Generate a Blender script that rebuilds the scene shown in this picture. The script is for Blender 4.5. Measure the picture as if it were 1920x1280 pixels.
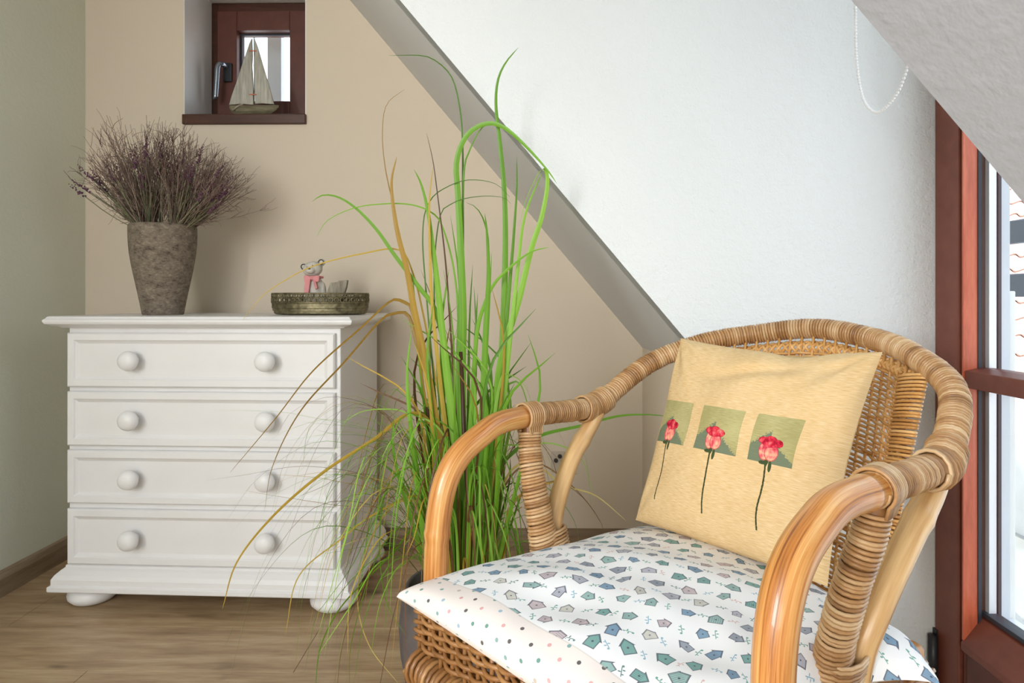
import bpy, math, random
import numpy as np
from mathutils import Vector, Matrix
for o in list(bpy.data.objects): bpy.data.objects.remove(o)
SC = bpy.context.scene; COL = SC.collection
# ------------------------------------------------------------------ camera, world, sun, lights, exposure
F = 1175.0; EYE = 0.845; PHI = 0.01276
cam_d = bpy.data.cameras.new('camera'); cam = bpy.data.objects.new('camera', cam_d); COL.objects.link(cam)
cam_d.sensor_width = 36; cam_d.lens = F/1920*36; cam_d.shift_y = -80/1920; cam_d.clip_start = 0.02
cam.location = (0, 0, EYE); cam.rotation_euler = (math.pi/2, 0, PHI); SC.camera = cam
SC.view_settings.view_transform = 'Standard'; SC.view_settings.look = 'None'
SC.view_settings.gamma = 1; SC.view_settings.use_curve_mapping = False
SC.view_settings.exposure = 0.13
world = bpy.data.worlds.new('sky'); SC.world = world; world.use_nodes = True
wn = world.node_tree.nodes; wl = world.node_tree.links
bg = wn['Background']; bg.inputs[1].default_value = 2.6
tc = wn.new('ShaderNodeTexCoord'); sx = wn.new('ShaderNodeSeparateXYZ'); rp = wn.new('ShaderNodeValToRGB')
wl.new(tc.outputs['Generated'], sx.inputs[0]); wl.new(sx.outputs[2], rp.inputs[0]); wl.new(rp.outputs[0], bg.inputs[0])
rp.color_ramp.elements[0].position = 0.0; rp.color_ramp.elements[0].color = (0.95, 0.97, 1, 1)
rp.color_ramp.elements[1].position = 0.8; rp.color_ramp.elements[1].color = (0.62, 0.80, 1, 1)

def lamp(name, kind, loc, rot, energy, color=(1, 1, 1), size=None, portal=False, angle=None):
    d = bpy.data.lights.new(name, kind); d.energy = energy; d.color = color
    if size: d.shape = 'RECTANGLE'; d.size, d.size_y = size
    if angle: d.angle = angle
    if portal: d.cycles.is_portal = True
    o = bpy.data.objects.new(name, d); COL.objects.link(o); o.location = loc; o.rotation_euler = rot
    return o
R = math.radians
lamp('sun', 'SUN', (0, 0, 5), (R(42), 0, R(-1)), 4.5, (1, .95, .88), angle=R(1))
# daylight at the room's other window, in the left wall behind the camera
lamp('side_window_daylight', 'AREA', (-1.50, -1.35, 1.45), (R(90), 0, R(-90)), 86, (.98, .98, 1), (1.1, 1.1))
lamp('rear_fill', 'AREA', (0.2-1.0, -2.9, 1.45), (R(90), 0, 0), 37, (.97, .97, 1), (1.4, 1.3))  # added fill in front of the solid rear wall, which has no window
lamp('balcony_door_portal', 'AREA', (1.02, 0.80, 1.05), (R(90), 0, R(90)), 1, size=(1.0, 2.1), portal=True)
lamp('small_window_portal', 'AREA', (-0.97, 2.42, 1.70), (R(90), 0, R(180)), 1, size=(0.26, 0.32), portal=True)

# ------------------------------------------------------------------ helpers
def cam2w(xc, d, z): return np.array([xc*math.cos(PHI)-d*math.sin(PHI), xc*math.sin(PHI)+d*math.cos(PHI), z])
def at(px, py, d):
    """point at camera depth d metres that the photograph shows at pixel px, py"""
    return cam2w((px-960)/F*d, d, EYE-(py-560)/F*d)

class MB:
    def __init__(s): s.V = []; s.F = []; s.UV = []; s.T = []; s.n = 0
    def add(s, V, Fc, uv=None, tint=None):
        V = np.asarray(V, float).reshape(-1, 3); s.V.append(V)
        Fl = [tuple(int(i)+s.n for i in f) for f in Fc]; s.F += Fl
        if uv is None:
            for f in Fl: s.UV += [(0, 0)]*len(f)
        else: s.UV += [tuple(c) for fu in uv for c in fu]
        s.T.append(np.full(len(V), .5) if tint is None else np.broadcast_to(np.asarray(tint, float), (len(V),)))
        s.n += len(V); return s
    def box(s, a, b, M=None):
        x0, y0, z0 = a; x1, y1, z1 = b
        V = np.array([(x, y, z) for x in (x0, x1) for y in (y0, y1) for z in (z0, z1)], float)
        if M is not None: V = V@np.array(M)[:3, :3].T+np.array(M)[:3, 3]
        return s.add(V, [(0, 1, 3, 2), (4, 6, 7, 5), (0, 4, 5, 1), (2, 3, 7, 6), (0, 2, 6, 4), (1, 5, 7, 3)])
    def tube(s, P, r, n=8, caps=True, tint=None, closed=False, r2=None, up=None):
        P = np.asarray(P, float); m = len(P)
        Tn, N, B = frames(P, closed, up)
        r = np.broadcast_to(np.asarray(r, float), (m,)); q = r if r2 is None else np.broadcast_to(np.asarray(r2, float), (m,))
        a = np.arange(n)/n*2*math.pi
        V = P[:, None]+r[:, None, None]*np.cos(a)[None, :, None]*N[:, None]+q[:, None, None]*np.sin(a)[None, :, None]*B[:, None]
        L = np.concatenate([[0], np.cumsum(np.linalg.norm(np.diff(P, axis=0), axis=1))])
        Fc = []; uv = []; mm = m if closed else m-1
        for i in range(mm):
            i2 = (i+1) % m; l2 = L[i+1] if i+1 < m else L[-1]+.01
            for k in range(n):
                k2 = (k+1) % n
                Fc.append((i*n+k, i*n+k2, i2*n+k2, i2*n+k)); uv.append(((k/n, L[i]), ((k+1)/n, L[i]), ((k+1)/n, l2), (k/n, l2)))
        if caps and not closed:
            Fc.append(tuple(range(n))[::-1]); uv.append([(0, 0)]*n)
            Fc.append(tuple((m-1)*n+k for k in range(n))); uv.append([(0, 0)]*n)
        T = None
        if tint is not None:
            T = np.repeat(np.broadcast_to(np.asarray(tint, float), (m,)), n)
        return s.add(V.reshape(-1, 3), Fc, uv, T)
    def lathe(s, prof, c=(0, 0, 0), n=32, sx=1, sy=1, M=None):
        prof = np.asarray(prof, float); m = len(prof); a = np.arange(n)/n*2*math.pi
        V = np.zeros((m, n, 3)); V[..., 0] = prof[:, 0:1]*np.cos(a)*sx; V[..., 1] = prof[:, 0:1]*np.sin(a)*sy; V[..., 2] = prof[:, 1:2]
        V = V.reshape(-1, 3)
        if M is not None: V = V@np.array(M)[:3, :3].T
        V = V+np.array(c)
        Fc = [(i*n+k, i*n+(k+1) % n, (i+1)*n+(k+1) % n, (i+1)*n+k) for i in range(m-1) for k in range(n)]
        Fc.append(tuple(range(n))[::-1]); Fc.append(tuple((m-1)*n+k for k in range(n)))
        return s.add(V, Fc)
    def ball(s, c, r, n=12, M=None):
        r = np.broadcast_to(np.asarray(r, float), (3,)); h = n//2+1
        th = np.linspace(1e-3, math.pi-1e-3, h)
        a = np.arange(n)/n*2*math.pi
        V = np.zeros((h, n, 3)); V[..., 0] = np.sin(th)[:, None]*np.cos(a)*r[0]; V[..., 1] = np.sin(th)[:, None]*np.sin(a)*r[1]; V[..., 2] = (-np.cos(th)*r[2])[:, None]
        V = V.reshape(-1, 3)
        if M is not None: V = V@np.array(M)[:3, :3].T
        Fc = [(i*n+k, i*n+(k+1) % n, (i+1)*n+(k+1) % n, (i+1)*n+k) for i in range(h-1) for k in range(n)]
        Fc.append(tuple(range(n))[::-1]); Fc.append(tuple((h-1)*n+k for k in range(n)))
        return s.add(V+np.array(c), Fc)
    def prism(s, poly, axis, a, b):
        """extrude a 2-D polygon along axis 0/1/2 from a to b"""
        n = len(poly); V = []
        for e in (a, b):
            for (p, q) in poly:
                V.append([e, p, q] if axis == 0 else [p, e, q] if axis == 1 else [p, q, e])
        Fc = [tuple(range(n))[::-1], tuple(range(n, 2*n))]+[(i, (i+1) % n, n+(i+1) % n, n+i) for i in range(n)]
        return s.add(V, Fc)
    def grid(s, G, uv=None, tint=None, flip=False):
        h, w = G.shape[:2]; Fc = []; U = []
        for i in range(h-1):
            for j in range(w-1):
                f = (i*w+j, i*w+j+1, (i+1)*w+j+1, (i+1)*w+j)
                if flip: f = f[::-1]
                Fc.append(f)
                if uv is not None: U.append([uv[k//w, k % w] for k in f])
        return s.add(G.reshape(-1, 3), Fc, U if uv is not None else None, tint)
    def build(s, name, m, parent=None, smooth=False, bevel=0, seg=2, loc=None, rz=0, fix=True):
        V = np.concatenate(s.V)
        me = bpy.data.meshes.new(name); me.from_pydata(V.tolist(), [], s.F)
        uvl = me.uv_layers.new(name='UVMap'); uvl.data.foreach_set('uv', np.asarray(s.UV, dtype=np.float32).ravel())
        at_ = me.attributes.new('tint', 'FLOAT', 'POINT'); at_.data.foreach_set('value', np.concatenate(s.T).astype(np.float32))
        if fix:
            import bmesh
            bm = bmesh.new(); bm.from_mesh(me); bmesh.ops.recalc_face_normals(bm, faces=bm.faces); bm.to_mesh(me); bm.free()
        me.materials.append(m)
        o = bpy.data.objects.new(name, me); COL.objects.link(o)
        if smooth: me.polygons.foreach_set('use_smooth', [True]*len(me.polygons))
        if bevel:
            b = o.modifiers.new('bevel', 'BEVEL'); b.width = bevel; b.segments = seg; b.limit_method = 'ANGLE'; b.angle_limit = R(35)
        if parent: o.parent = parent
        if loc is not None: o.location = loc
        o.rotation_euler[2] = rz
        return o

def frames(P, closed=False, up=None):
    m = len(P)
    if closed: Tn = np.roll(P, -1, 0)-np.roll(P, 1, 0)
    else: Tn = np.gradient(P, axis=0)
    Tn = Tn/np.maximum(np.linalg.norm(Tn, axis=1, keepdims=True), 1e-9)
    N = np.zeros((m, 3))
    if up is not None:
        up = np.broadcast_to(np.asarray(up, float), (m, 3)); N = np.cross(Tn, up)
        N /= np.maximum(np.linalg.norm(N, axis=1, keepdims=True), 1e-9)
    else:
        a = np.array([0, 0, 1.]) if abs(Tn[0, 2]) < .9 else np.array([1., 0, 0])
        v = np.cross(Tn[0], a); N[0] = v/np.linalg.norm(v)
        for i in range(1, m):
            v = N[i-1]-Tn[i]*(N[i-1]@Tn[i]); N[i] = v/max(np.linalg.norm(v), 1e-9)
    B = np.cross(Tn, N)
    return Tn, N, B
def spline(P, n=8, closed=False):
    P = np.asarray(P, float)
    Q = np.vstack([P[-1], P, P[0], P[1]]) if closed else np.vstack([2*P[0]-P[1], P, 2*P[-1]-P[-2]])
    out = []
    for i in range(1, len(Q)-2):
        a, b, c, d = Q[i-1:i+3]
        for k in range(n):
            u = k/n; out.append(.5*(2*b+(c-a)*u+(2*a-5*b+4*c-d)*u*u+(3*b-a-3*c+d)*u**3))
    if not closed: out.append(P[-1])
    return np.array(out)
def resample(P, step=None, n=None):
    L = np.concatenate([[0], np.cumsum(np.linalg.norm(np.diff(P, axis=0), axis=1))])
    if n is None: n = max(2, int(L[-1]/step)+1)
    q = np.linspace(0, L[-1], n)
    return np.column_stack([np.interp(q, L, P[:, k]) for k in range(P.shape[1])])
def coil(mb, path, Rn, Rb, rs, pitch, rng, n=14, sides=5, up=None, jitter=.12, tvar=1.0):
    """a strand wound round a path, one turn per pitch, colour varying from turn to turn"""
    P = resample(path, pitch/n); m = len(P)
    if up is not None and np.ndim(up) == 2: up = resample(np.asarray(up, float), n=m)
    Tn, N, B = frames(P, up=up)
    t = np.arange(m)/n; a = t*2*math.pi
    turn = t.astype(int); nt = turn.max()+3
    jr = rng.normal(0, jitter, nt); tt = np.clip(.5+rng.normal(0, .28*tvar, nt), 0, 1)
    js = rng.normal(0, .10, nt)
    fr = t-turn
    jj = jr[turn]*(1-fr)+jr[turn+1]*fr; s_ = js[turn]*(1-fr)+js[turn+1]*fr
    Rn = np.interp(np.linspace(0, 1, m), np.linspace(0, 1, len(np.atleast_1d(Rn))), np.atleast_1d(Rn))+jj*rs
    Rb = np.interp(np.linspace(0, 1, m), np.linspace(0, 1, len(np.atleast_1d(Rb))), np.atleast_1d(Rb))+jj*rs
    Q = P+N*(Rn*np.cos(a))[:, None]+B*(Rb*np.sin(a))[:, None]+Tn*(s_*pitch)[:, None]
    mb.tube(Q, rs, sides, tint=tt[turn]*(1-fr)+tt[turn+1]*fr)
    return mb

def tag(o, label=None, cat=None, group=None, kind=None):
    if label: o['label'] = label
    if cat: o['category'] = cat
    if group: o['group'] = group
    if kind: o['kind'] = kind
    return o
def thing(name, label, cat, loc=(0, 0, 0), rz=0, group=None, kind=None):
    o = bpy.data.objects.new(name, None); COL.objects.link(o); o.empty_display_size = .05
    o.location = loc; o.rotation_euler[2] = rz
    return tag(o, label, cat, group, kind)

# ------------------------------------------------------------------ materials
class E:
    """arithmetic on shader sockets"""
    nt = None
    def __init__(s, k): s.k = k
    @staticmethod
    def m(op, *a, clamp=False):
        n = E.nt.nodes.new('ShaderNodeMath'); n.operation = op; n.use_clamp = clamp
        for i, v in enumerate(a):
            if isinstance(v, E): E.nt.links.new(v.k, n.inputs[i])
            else: n.inputs[i].default_value = float(v)
        return E(n.outputs[0])
    def __add__(s, o): return E.m('ADD', s, o)
    __radd__ = __add__
    def __sub__(s, o): return E.m('SUBTRACT', s, o)
    def __rsub__(s, o): return E.m('SUBTRACT', o, s)
    def __mul__(s, o): return E.m('MULTIPLY', s, o)
    __rmul__ = __mul__
    def __truediv__(s, o): return E.m('DIVIDE', s, o)
    def lt(s, o): return E.m('LESS_THAN', s, o)
    def gt(s, o): return E.m('GREATER_THAN', s, o)
    def abs(s): return E.m('ABSOLUTE', s)
    def floor(s): return E.m('FLOOR', s)
    def sin(s): return E.m('SINE', s)
    def cos(s): return E.m('COSINE', s)
    def max(s, o): return E.m('MAXIMUM', s, o)
    def min(s, o): return E.m('MINIMUM', s, o)
    def pw(s, o): return E.m('POWER', s, o)
def vec(x, y, z=0):
    n = E.nt.nodes.new('ShaderNodeCombineXYZ')
    for i, v in enumerate((x, y, z)):
        if isinstance(v, E): E.nt.links.new(v.k, n.inputs[i])
        else: n.inputs[i].default_value = v
    return n.outputs[0]
def uvxy():
    t = E.nt.nodes.new('ShaderNodeTexCoord'); s = E.nt.nodes.new('ShaderNodeSeparateXYZ'); E.nt.links.new(t.outputs['UV'], s.inputs[0])
    return E(s.outputs[0]), E(s.outputs[1])
def rnd(x, y, seed=0.):
    n = E.nt.nodes.new('ShaderNodeTexWhiteNoise'); n.noise_dimensions = '3D'; E.nt.links.new(vec(x, y, seed), n.inputs[0]); return E(n.outputs[0])
def noise(v, scale, detail=3., rough=.5):
    n = E.nt.nodes.new('ShaderNodeTexNoise'); E.nt.links.new(v, n.inputs['Vector']); n.inputs['Scale'].default_value = scale
    n.inputs['Detail'].default_value = detail; n.inputs['Roughness'].default_value = rough; return E(n.outputs[0])
def rgb(c):
    n = E.nt.nodes.new('ShaderNodeRGB'); n.outputs[0].default_value = (*c, 1); return n.outputs[0]
def mixc(f, a, b):
    n = E.nt.nodes.new('ShaderNodeMix'); n.data_type = 'RGBA'
    if isinstance(f, E): E.nt.links.new(f.k, n.inputs[0])
    else: n.inputs[0].default_value = f
    for i, c in ((6, a), (7, b)):
        if isinstance(c, (tuple, list)): n.inputs[i].default_value = (*c, 1)
        else: E.nt.links.new(c, n.inputs[i])
    return n.outputs[2]
def ramp(f, stops, const=False):
    n = E.nt.nodes.new('ShaderNodeValToRGB'); E.nt.links.new(f.k, n.inputs[0]); r = n.color_ramp
    if const: r.interpolation = 'CONSTANT'
    while len(r.elements) < len(stops): r.elements.new(1.0)
    for e, (p, c) in zip(r.elements, stops): e.position = p; e.color = (*c, 1)
    return n.outputs[0]
def objv(scale=(1, 1, 1), uv=False):
    t = E.nt.nodes.new('ShaderNodeTexCoord'); m = E.nt.nodes.new('ShaderNodeMapping'); m.inputs['Scale'].default_value = scale
    E.nt.links.new(t.outputs['UV' if uv else 'Object'], m.inputs[0]); return m.outputs[0]
def tint():
    n = E.nt.nodes.new('ShaderNodeAttribute'); n.attribute_name = 'tint'; return E(n.outputs['Fac'])
def newmat(name, rough=.6, metal=0, coat=0, spec=.5, trans=0, sss=0):
    m = bpy.data.materials.new(name); m.use_nodes = True; E.nt = m.node_tree
    b = m.node_tree.nodes['Principled BSDF']; b.inputs['Roughness'].default_value = rough; b.inputs['Metallic'].default_value = metal
    b.inputs['Coat Weight'].default_value = coat; b.inputs['Specular IOR Level'].default_value = spec
    return m, b
def setc(b, c):
    if isinstance(c, (tuple, list)): b.inputs['Base Color'].default_value = (*c, 1)
    else: E.nt.links.new(c, b.inputs['Base Color'])
def bump(b, h, strength=.5, dist=.001):
    n = E.nt.nodes.new('ShaderNodeBump'); n.inputs['Strength'].default_value = strength; n.inputs['Distance'].default_value = dist
    E.nt.links.new(h.k, n.inputs['Height']); E.nt.links.new(n.outputs[0], b.inputs['Normal'])
def S(r, g, b):  # 0-255 sRGB to linear
    return tuple(((c/255+.055)/1.055)**2.4 if c > 10 else c/3294 for c in (r, g, b))
def simple(name, c, c2=None, rough=.6, scale=20, bs=0, bscale=100, bd=.001, stretch=(1, 1, 1), uv=False, **k):
    m, b = newmat(name, rough, **k)
    v = objv(stretch, uv)
    if c2: setc(b, mixc(E.m('MULTIPLY', E.m('SUBTRACT', noise(v, scale, 4, .6), .3), 2.5, clamp=True), c, c2))
    else: setc(b, c)
    if bs: bump(b, noise(v, bscale, 3), bs, bd)
    return m

def plaster(name, c, c2, s=.6, d=.0016):
    m, b = newmat(name, .9, spec=.2)
    v = objv(); setc(b, mixc(noise(v, 3, 3), c, c2))
    h = noise(v, 70, 3, .55)*.7+noise(v, 220, 2)*.3
    bump(b, h, s, d); return m
M = {}
M['wall_beige'] = plaster('beige_wall_paint', S(224, 211, 192), S(219, 205, 186), .22)
M['wall_left'] = plaster('pale_wall_paint', S(228, 230, 212), S(223, 226, 208), .5, .003)
M['wall_white'] = plaster('white_woodchip_paper', S(221, 224, 223), S(217, 220, 219), .9, .0045)
M['slope'] = plaster('shaded_slope_paper', S(172, 175, 181), S(166, 169, 176), .3, .003)  # slope paper darkened: the weaker light on the near slope is painted in
M['ceiling'] = plaster('white_ceiling_paint', S(222, 222, 220), S(216, 217, 217), .3)
M['white'] = simple('white_lacquer', S(236, 235, 234), S(232, 231, 230), .38, 6, .08, 300, .0003)
def woodmat(name, a, b_, c, rough=.5, sc=(1.2, 14, 14), coat=0, knots=False):
    m, b = newmat(name, rough, coat=coat)
    v = objv(sc); n1 = noise(v, 3.2, 6, .62); n2 = noise(objv((sc[0]*2, sc[1]*5, sc[2]*5)), 6, 3)
    f = E.m('ADD', n1*.75, n2*.25)
    col = ramp(f, [(.30, a), (.5, b_), (.68, c)])
    if knots:
        k = noise(objv((3.2, 8, 1)), 1.7, 2, .4); kf = E.m('MULTIPLY', E.m('SUBTRACT', k, .67), 12, clamp=True)
        col = mixc(kf*.7, col, S(78, 60, 44))
    setc(b, col); bump(b, f, .25, .0008); return m
M['floor'] = woodmat('oak_laminate', S(134, 107, 78), S(172, 145, 111), S(197, 173, 138), .42, (1.3, 11, 11), knots=True)
M['skirting'] = woodmat('skirting_wood', S(120, 100, 78), S(148, 127, 103), S(165, 145, 120), .5, (12, 1.4, 14))
M['skirting_b'] = woodmat('skirting_wood_back', S(110, 88, 66), S(138, 115, 90), S(155, 135, 108), .5, (1.4, 12, 14))
M['mahogany'] = simple('brown_window_frame', S(124, 70, 55), S(112, 61, 48), .38, 30, .1, 250, .0005, spec=.5)
M['mahogany_dark'] = simple('dark_brown_window_frame', S(100, 54, 42), S(86, 45, 35), .4, 20, .12, 200, .0006)
M['mahogany_red'] = woodmat('red_brown_grained_wood', S(168, 78, 50), S(196, 98, 68), S(210, 118, 86), .4, (14, 14, 1.2))  # red brightened for daylight on the door's glazing bead; sail ties share it
M['sill'] = woodmat('window_sill_wood', S(50, 24, 14), S(70, 36, 22), S(84, 46, 28), .35, (2, 14, 14))
M['rubber'] = simple('dark_gasket', S(50, 52, 60), None, .6)
M['alu'] = simple('aluminium_spacer', S(222, 222, 226), None, .45, metal=.3)
M['pvc'] = simple('pale_shutter_guide', S(200, 205, 212), S(190, 196, 205), .5, 6)
M['rail'] = simple('slate_grey_rail_paint', S(92, 104, 122), S(84, 96, 114), .5)
M['render'] = simple('white_outdoor_render', S(225, 224, 222), S(214, 213, 210), .9, 8)
M['tile'] = simple('clay_tile_in_glare', S(222, 186, 174), S(208, 166, 152), .75, 5)  # red clay paled: sun glare and haze are put into the colour
M['terrace'] = simple('terrace_concrete', S(180, 178, 172), S(165, 163, 158), .9, 5)
M['leafout'] = simple('garden_foliage', S(96, 128, 60), S(140, 166, 86), .7, 12)
m = bpy.data.materials.new('window_glass'); m.use_nodes = True; E.nt = m.node_tree; M['glass'] = m
nt = m.node_tree; nt.nodes.remove(nt.nodes['Principled BSDF'])
g1 = nt.nodes.new('ShaderNodeBsdfTransparent'); g2 = nt.nodes.new('ShaderNodeBsdfGlossy'); g2.inputs['Roughness'].default_value = .0
g1.inputs[0].default_value = (.97, .985, .98, 1)
fr = nt.nodes.new('ShaderNodeLayerWeight'); mx = nt.nodes.new('ShaderNodeMixShader')
nt.links.new((E(fr.outputs[1]).pw(5.)*.9+.04).k, mx.inputs[0]); nt.links.new(g1.outputs[0], mx.inputs[1]); nt.links.new(g2.outputs[0], mx.inputs[2])
nt.links.new(mx.outputs[0], nt.nodes['Material Output'].inputs[0])
M['bead'] = simple('white_plastic_bead', S(240, 240, 240), None, .3)
# rattan
def rattan(name, a, b_, c, rough=.42, coat=.15):
    m, b = newmat(name, rough, coat=coat)
    t = tint(); n1 = noise(objv(), 26, 3); n2 = noise(objv((1, 60, 1), True), 3, 2)
    f = E.m('ADD', E.m('ADD', t*.45, n1*.4), n2*.18)
    setc(b, ramp(f, [(.18, a), (.48, b_), (.8, c)])); bump(b, n2, .15, .0004); return m
M['wrap'] = rattan('rattan_binding', S(112, 72, 38), S(182, 138, 90), S(222, 192, 150))
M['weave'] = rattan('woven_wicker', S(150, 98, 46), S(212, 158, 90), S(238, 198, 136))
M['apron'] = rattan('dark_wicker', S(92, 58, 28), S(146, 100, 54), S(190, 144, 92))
m, b = newmat('polished_bamboo_pole', .36, coat=.25); M['pole'] = m
v = objv((5, 2.5, 1), True); f = E.m('ADD', noise(v, 1.6, 4, .6)*.55, noise(objv((26, 3.0, 1), True), 1.5, 5, .7)*.45)
setc(b, ramp(f, [(.38, S(126, 74, 30)), (.45, S(182, 116, 54)), (.53, S(206, 146, 80)), (.64, S(226, 184, 122))]))
bump(b, f, .15, .0006)
m, b = newmat('pale_bamboo_brace', .35, coat=.2); M['brace'] = m
f = noise(objv((6, 4, 1), True), 1.6, 4, .6); setc(b, ramp(f, [(.35, S(196, 150, 96)), (.6, S(222, 184, 130))]))
# ceramic / metal / wood props
m, b = newmat('weathered_stoneware', .85); M['vase'] = m
v = objv(); f = noise(objv((1, 1, 1.5)), 38, 9, .78); g = noise(objv((1, 1, 2.4)), 120, 4, .7)
setc(b, ramp(f*.65+g*.35, [(.38, S(66, 56, 46)), (.47, S(112, 100, 86)), (.56, S(134, 122, 106)), (.66, S(168, 156, 138))]))
bump(b, f*.7+g*.3, .6, .003)
M['pot'] = simple('grey_stone_pot', S(112, 104, 102), S(86, 78, 78), .8, 14, .3, 60, .002)
M['soil'] = simple('potting_soil', S(54, 42, 32), S(34, 27, 21), .95, 60, .8, 90, .006)
M['tray'] = simple('tarnished_metal', S(146, 136, 104), S(76, 70, 50), .45, 60, .3, 160, .0012, metal=.7)
M['bear'] = simple('grey_stone_figurine', S(220, 214, 204), S(186, 180, 170), .8, 60, .3, 200, .001)
M['pinkbow'] = simple('pink_painted_bow', S(226, 150, 150), S(204, 126, 128), .6, 60)
M['black'] = simple('dark_eye_paint', S(50, 44, 40), None, .5)
M['drift'] = simple('grey_driftwood', S(182, 174, 156), S(112, 102, 86), .9, 18, .5, 50, .002, stretch=(6, 6, 1))
M['sail'] = simple('whitewashed_sail_wood', S(196, 194, 184), S(150, 146, 134), .85, 14, .5, 40, .0015, stretch=(9, 9, 1))
M['hull'] = simple('weathered_hull_wood', S(140, 134, 108), S(92, 86, 66), .9, 16, .6, 40, .002, stretch=(1, 4, 5))
M['chrome'] = simple('steel_blue_handle', S(150, 160, 172), None, .22, metal=.9)
M['bronze'] = simple('dark_handle_plate', S(52, 54, 58), None, .4, metal=.4)
M['twig'] = rattan('dried_twig', S(76, 58, 52), S(126, 103, 92), S(166, 143, 128), .85, 0)
M['greenstem'] = rattan('dry_green_stem', S(72, 76, 52), S(112, 114, 82), S(150, 148, 112), .8, 0)
M['lavender'] = simple('dried_lavender_purple', S(112, 72, 94), S(78, 50, 66), .85, 80)
M['socket'] = simple('grey_beige_socket', S(196, 184, 166), None, .5)
def leafmat(name, stops):
    m, b = newmat(name, .42, spec=.4)
    f = E.m('ADD', tint()*.72, (noise(objv((9, 1.6, 1), True), 2.2, 4, .65)-.5)*.75+.14)
    setc(b, ramp(f, stops)); b.inputs['Subsurface Weight'].default_value = 0
    t = E.nt.nodes.new('ShaderNodeBsdfTranslucent'); mx = E.nt.nodes.new('ShaderNodeMixShader'); mx.inputs[0].default_value = .3
    src = b.inputs['Base Color'].links[0].from_socket
    E.nt.links.new(src, t.inputs[0]); E.nt.links.new(b.outputs[0], mx.inputs[1]); E.nt.links.new(t.outputs[0], mx.inputs[2])
    E.nt.links.new(mx.outputs[0], E.nt.nodes['Material Output'].inputs[0]); return m
M['leaf'] = leafmat('green_grass_blade', [(.1, S(54, 84, 28)), (.32, S(96, 146, 40)), (.55, S(134, 188, 54)), (.85, S(180, 218, 112))])
M['leaf_y'] = leafmat('ochre_grass_blade', [(.1, S(112, 82, 36)), (.4, S(176, 140, 52)), (.7, S(206, 178, 74)), (.9, S(230, 216, 152))])
M['leaf_b'] = leafmat('brown_grass_blade', [(.1, S(58, 40, 26)), (.5, S(108, 72, 44)), (.9, S(160, 120, 76))])

# printed fabrics
def cell(x, y, size, seed, ox=0., oy=0.):
    X = x/size+ox; Y = y/size+oy
    Y2 = Y; ix0 = X.floor()
    off = E.m('MODULO', ix0.abs(), 2.0)*.5
    Y2 = Y+off; iy = Y2.floor(); ix = ix0
    return X-ix-.5, Y2-iy-.5, ix, iy
def rot(lx, ly, a):
    c, s = a.cos(), a.sin(); return lx*c-ly*s, lx*s+ly*c
def dots(x, y, base):
    lx, ly, ix, iy = cell(x, y, .021, 1)
    r1 = rnd(ix, iy, 3.1); lx = lx+(rnd(ix, iy, 5.)-.5)*.25; ly = ly+(rnd(ix, iy, 6.)-.5)*.25
    d = (lx*lx+ly*ly).pw(.5)
    c = ramp(r1, [(0, S(64, 60, 62)), (.2, S(120, 160, 158)), (.38, S(214, 158, 158)), (.56, S(150, 178, 196)), (.72, S(190, 176, 160)), (.86, S(84, 140, 128))], True)
    return mixc(d.lt(.115)*.9, base, c)
m, b = newmat('printed_cotton', .75, spec=.25); M['cotton'] = m
x, y = uvxy(); base = rgb(S(240, 240, 240))
lx, ly, ix, iy = cell(x, y, .0345, 0)
lx = lx+(rnd(ix, iy, 1.)-.5)*.24; ly = ly+(rnd(ix, iy, 2.)-.5)*.24
ang = (rnd(ix, iy, 4.)-.5)*3.6
hx, hy = rot(lx, ly, ang); hx = hx*(rnd(ix, iy, 31.)*.5+.86); hy = hy*(rnd(ix, iy, 32.)*.5+.88)
style = rnd(ix, iy, 9.)
w = .17+rnd(ix, iy, 11.)*.09
body = (hx.abs()-w).max((hy+.08).abs()-.19)
roof = (.07-hy).max(hy+hx.abs()*1.05-.35)
d = body.min(roof)
fill = ramp(style, [(0, S(98, 166, 154)), (.2, S(104, 150, 182)), (.38, S(190, 190, 202)), (.54, S(212, 190, 192)), (.68, S(150, 158, 172)), (.82, S(220, 216, 202)), (.92, S(146, 190, 180))], True)
stripe = E.m('FRACT', hx*14.).lt(.3)*rnd(ix, iy, 13.).gt(.45)*body.lt(0)
wc = noise(vec(x, y, 0), 130, 2)
fillv = mixc(E.m('MULTIPLY', wc, .5), fill, S(120, 128, 140))
ink = S(74, 76, 90)
hole = (hx*hx+(hy+.03)*(hy+.03)).pw(.5).lt(.04)
c0 = mixc(d.lt(0)*.9, base, fillv)
c0 = mixc(stripe*.45, c0, ink)
c0 = mixc(roof.lt(0)*(hy+hx.abs()*1.05-.35).gt(-.07)*.6, c0, ink)
c0 = mixc(d.abs().lt(.018)*.8, c0, ink)
c0 = mixc(hole*.85, c0, ink)
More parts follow.
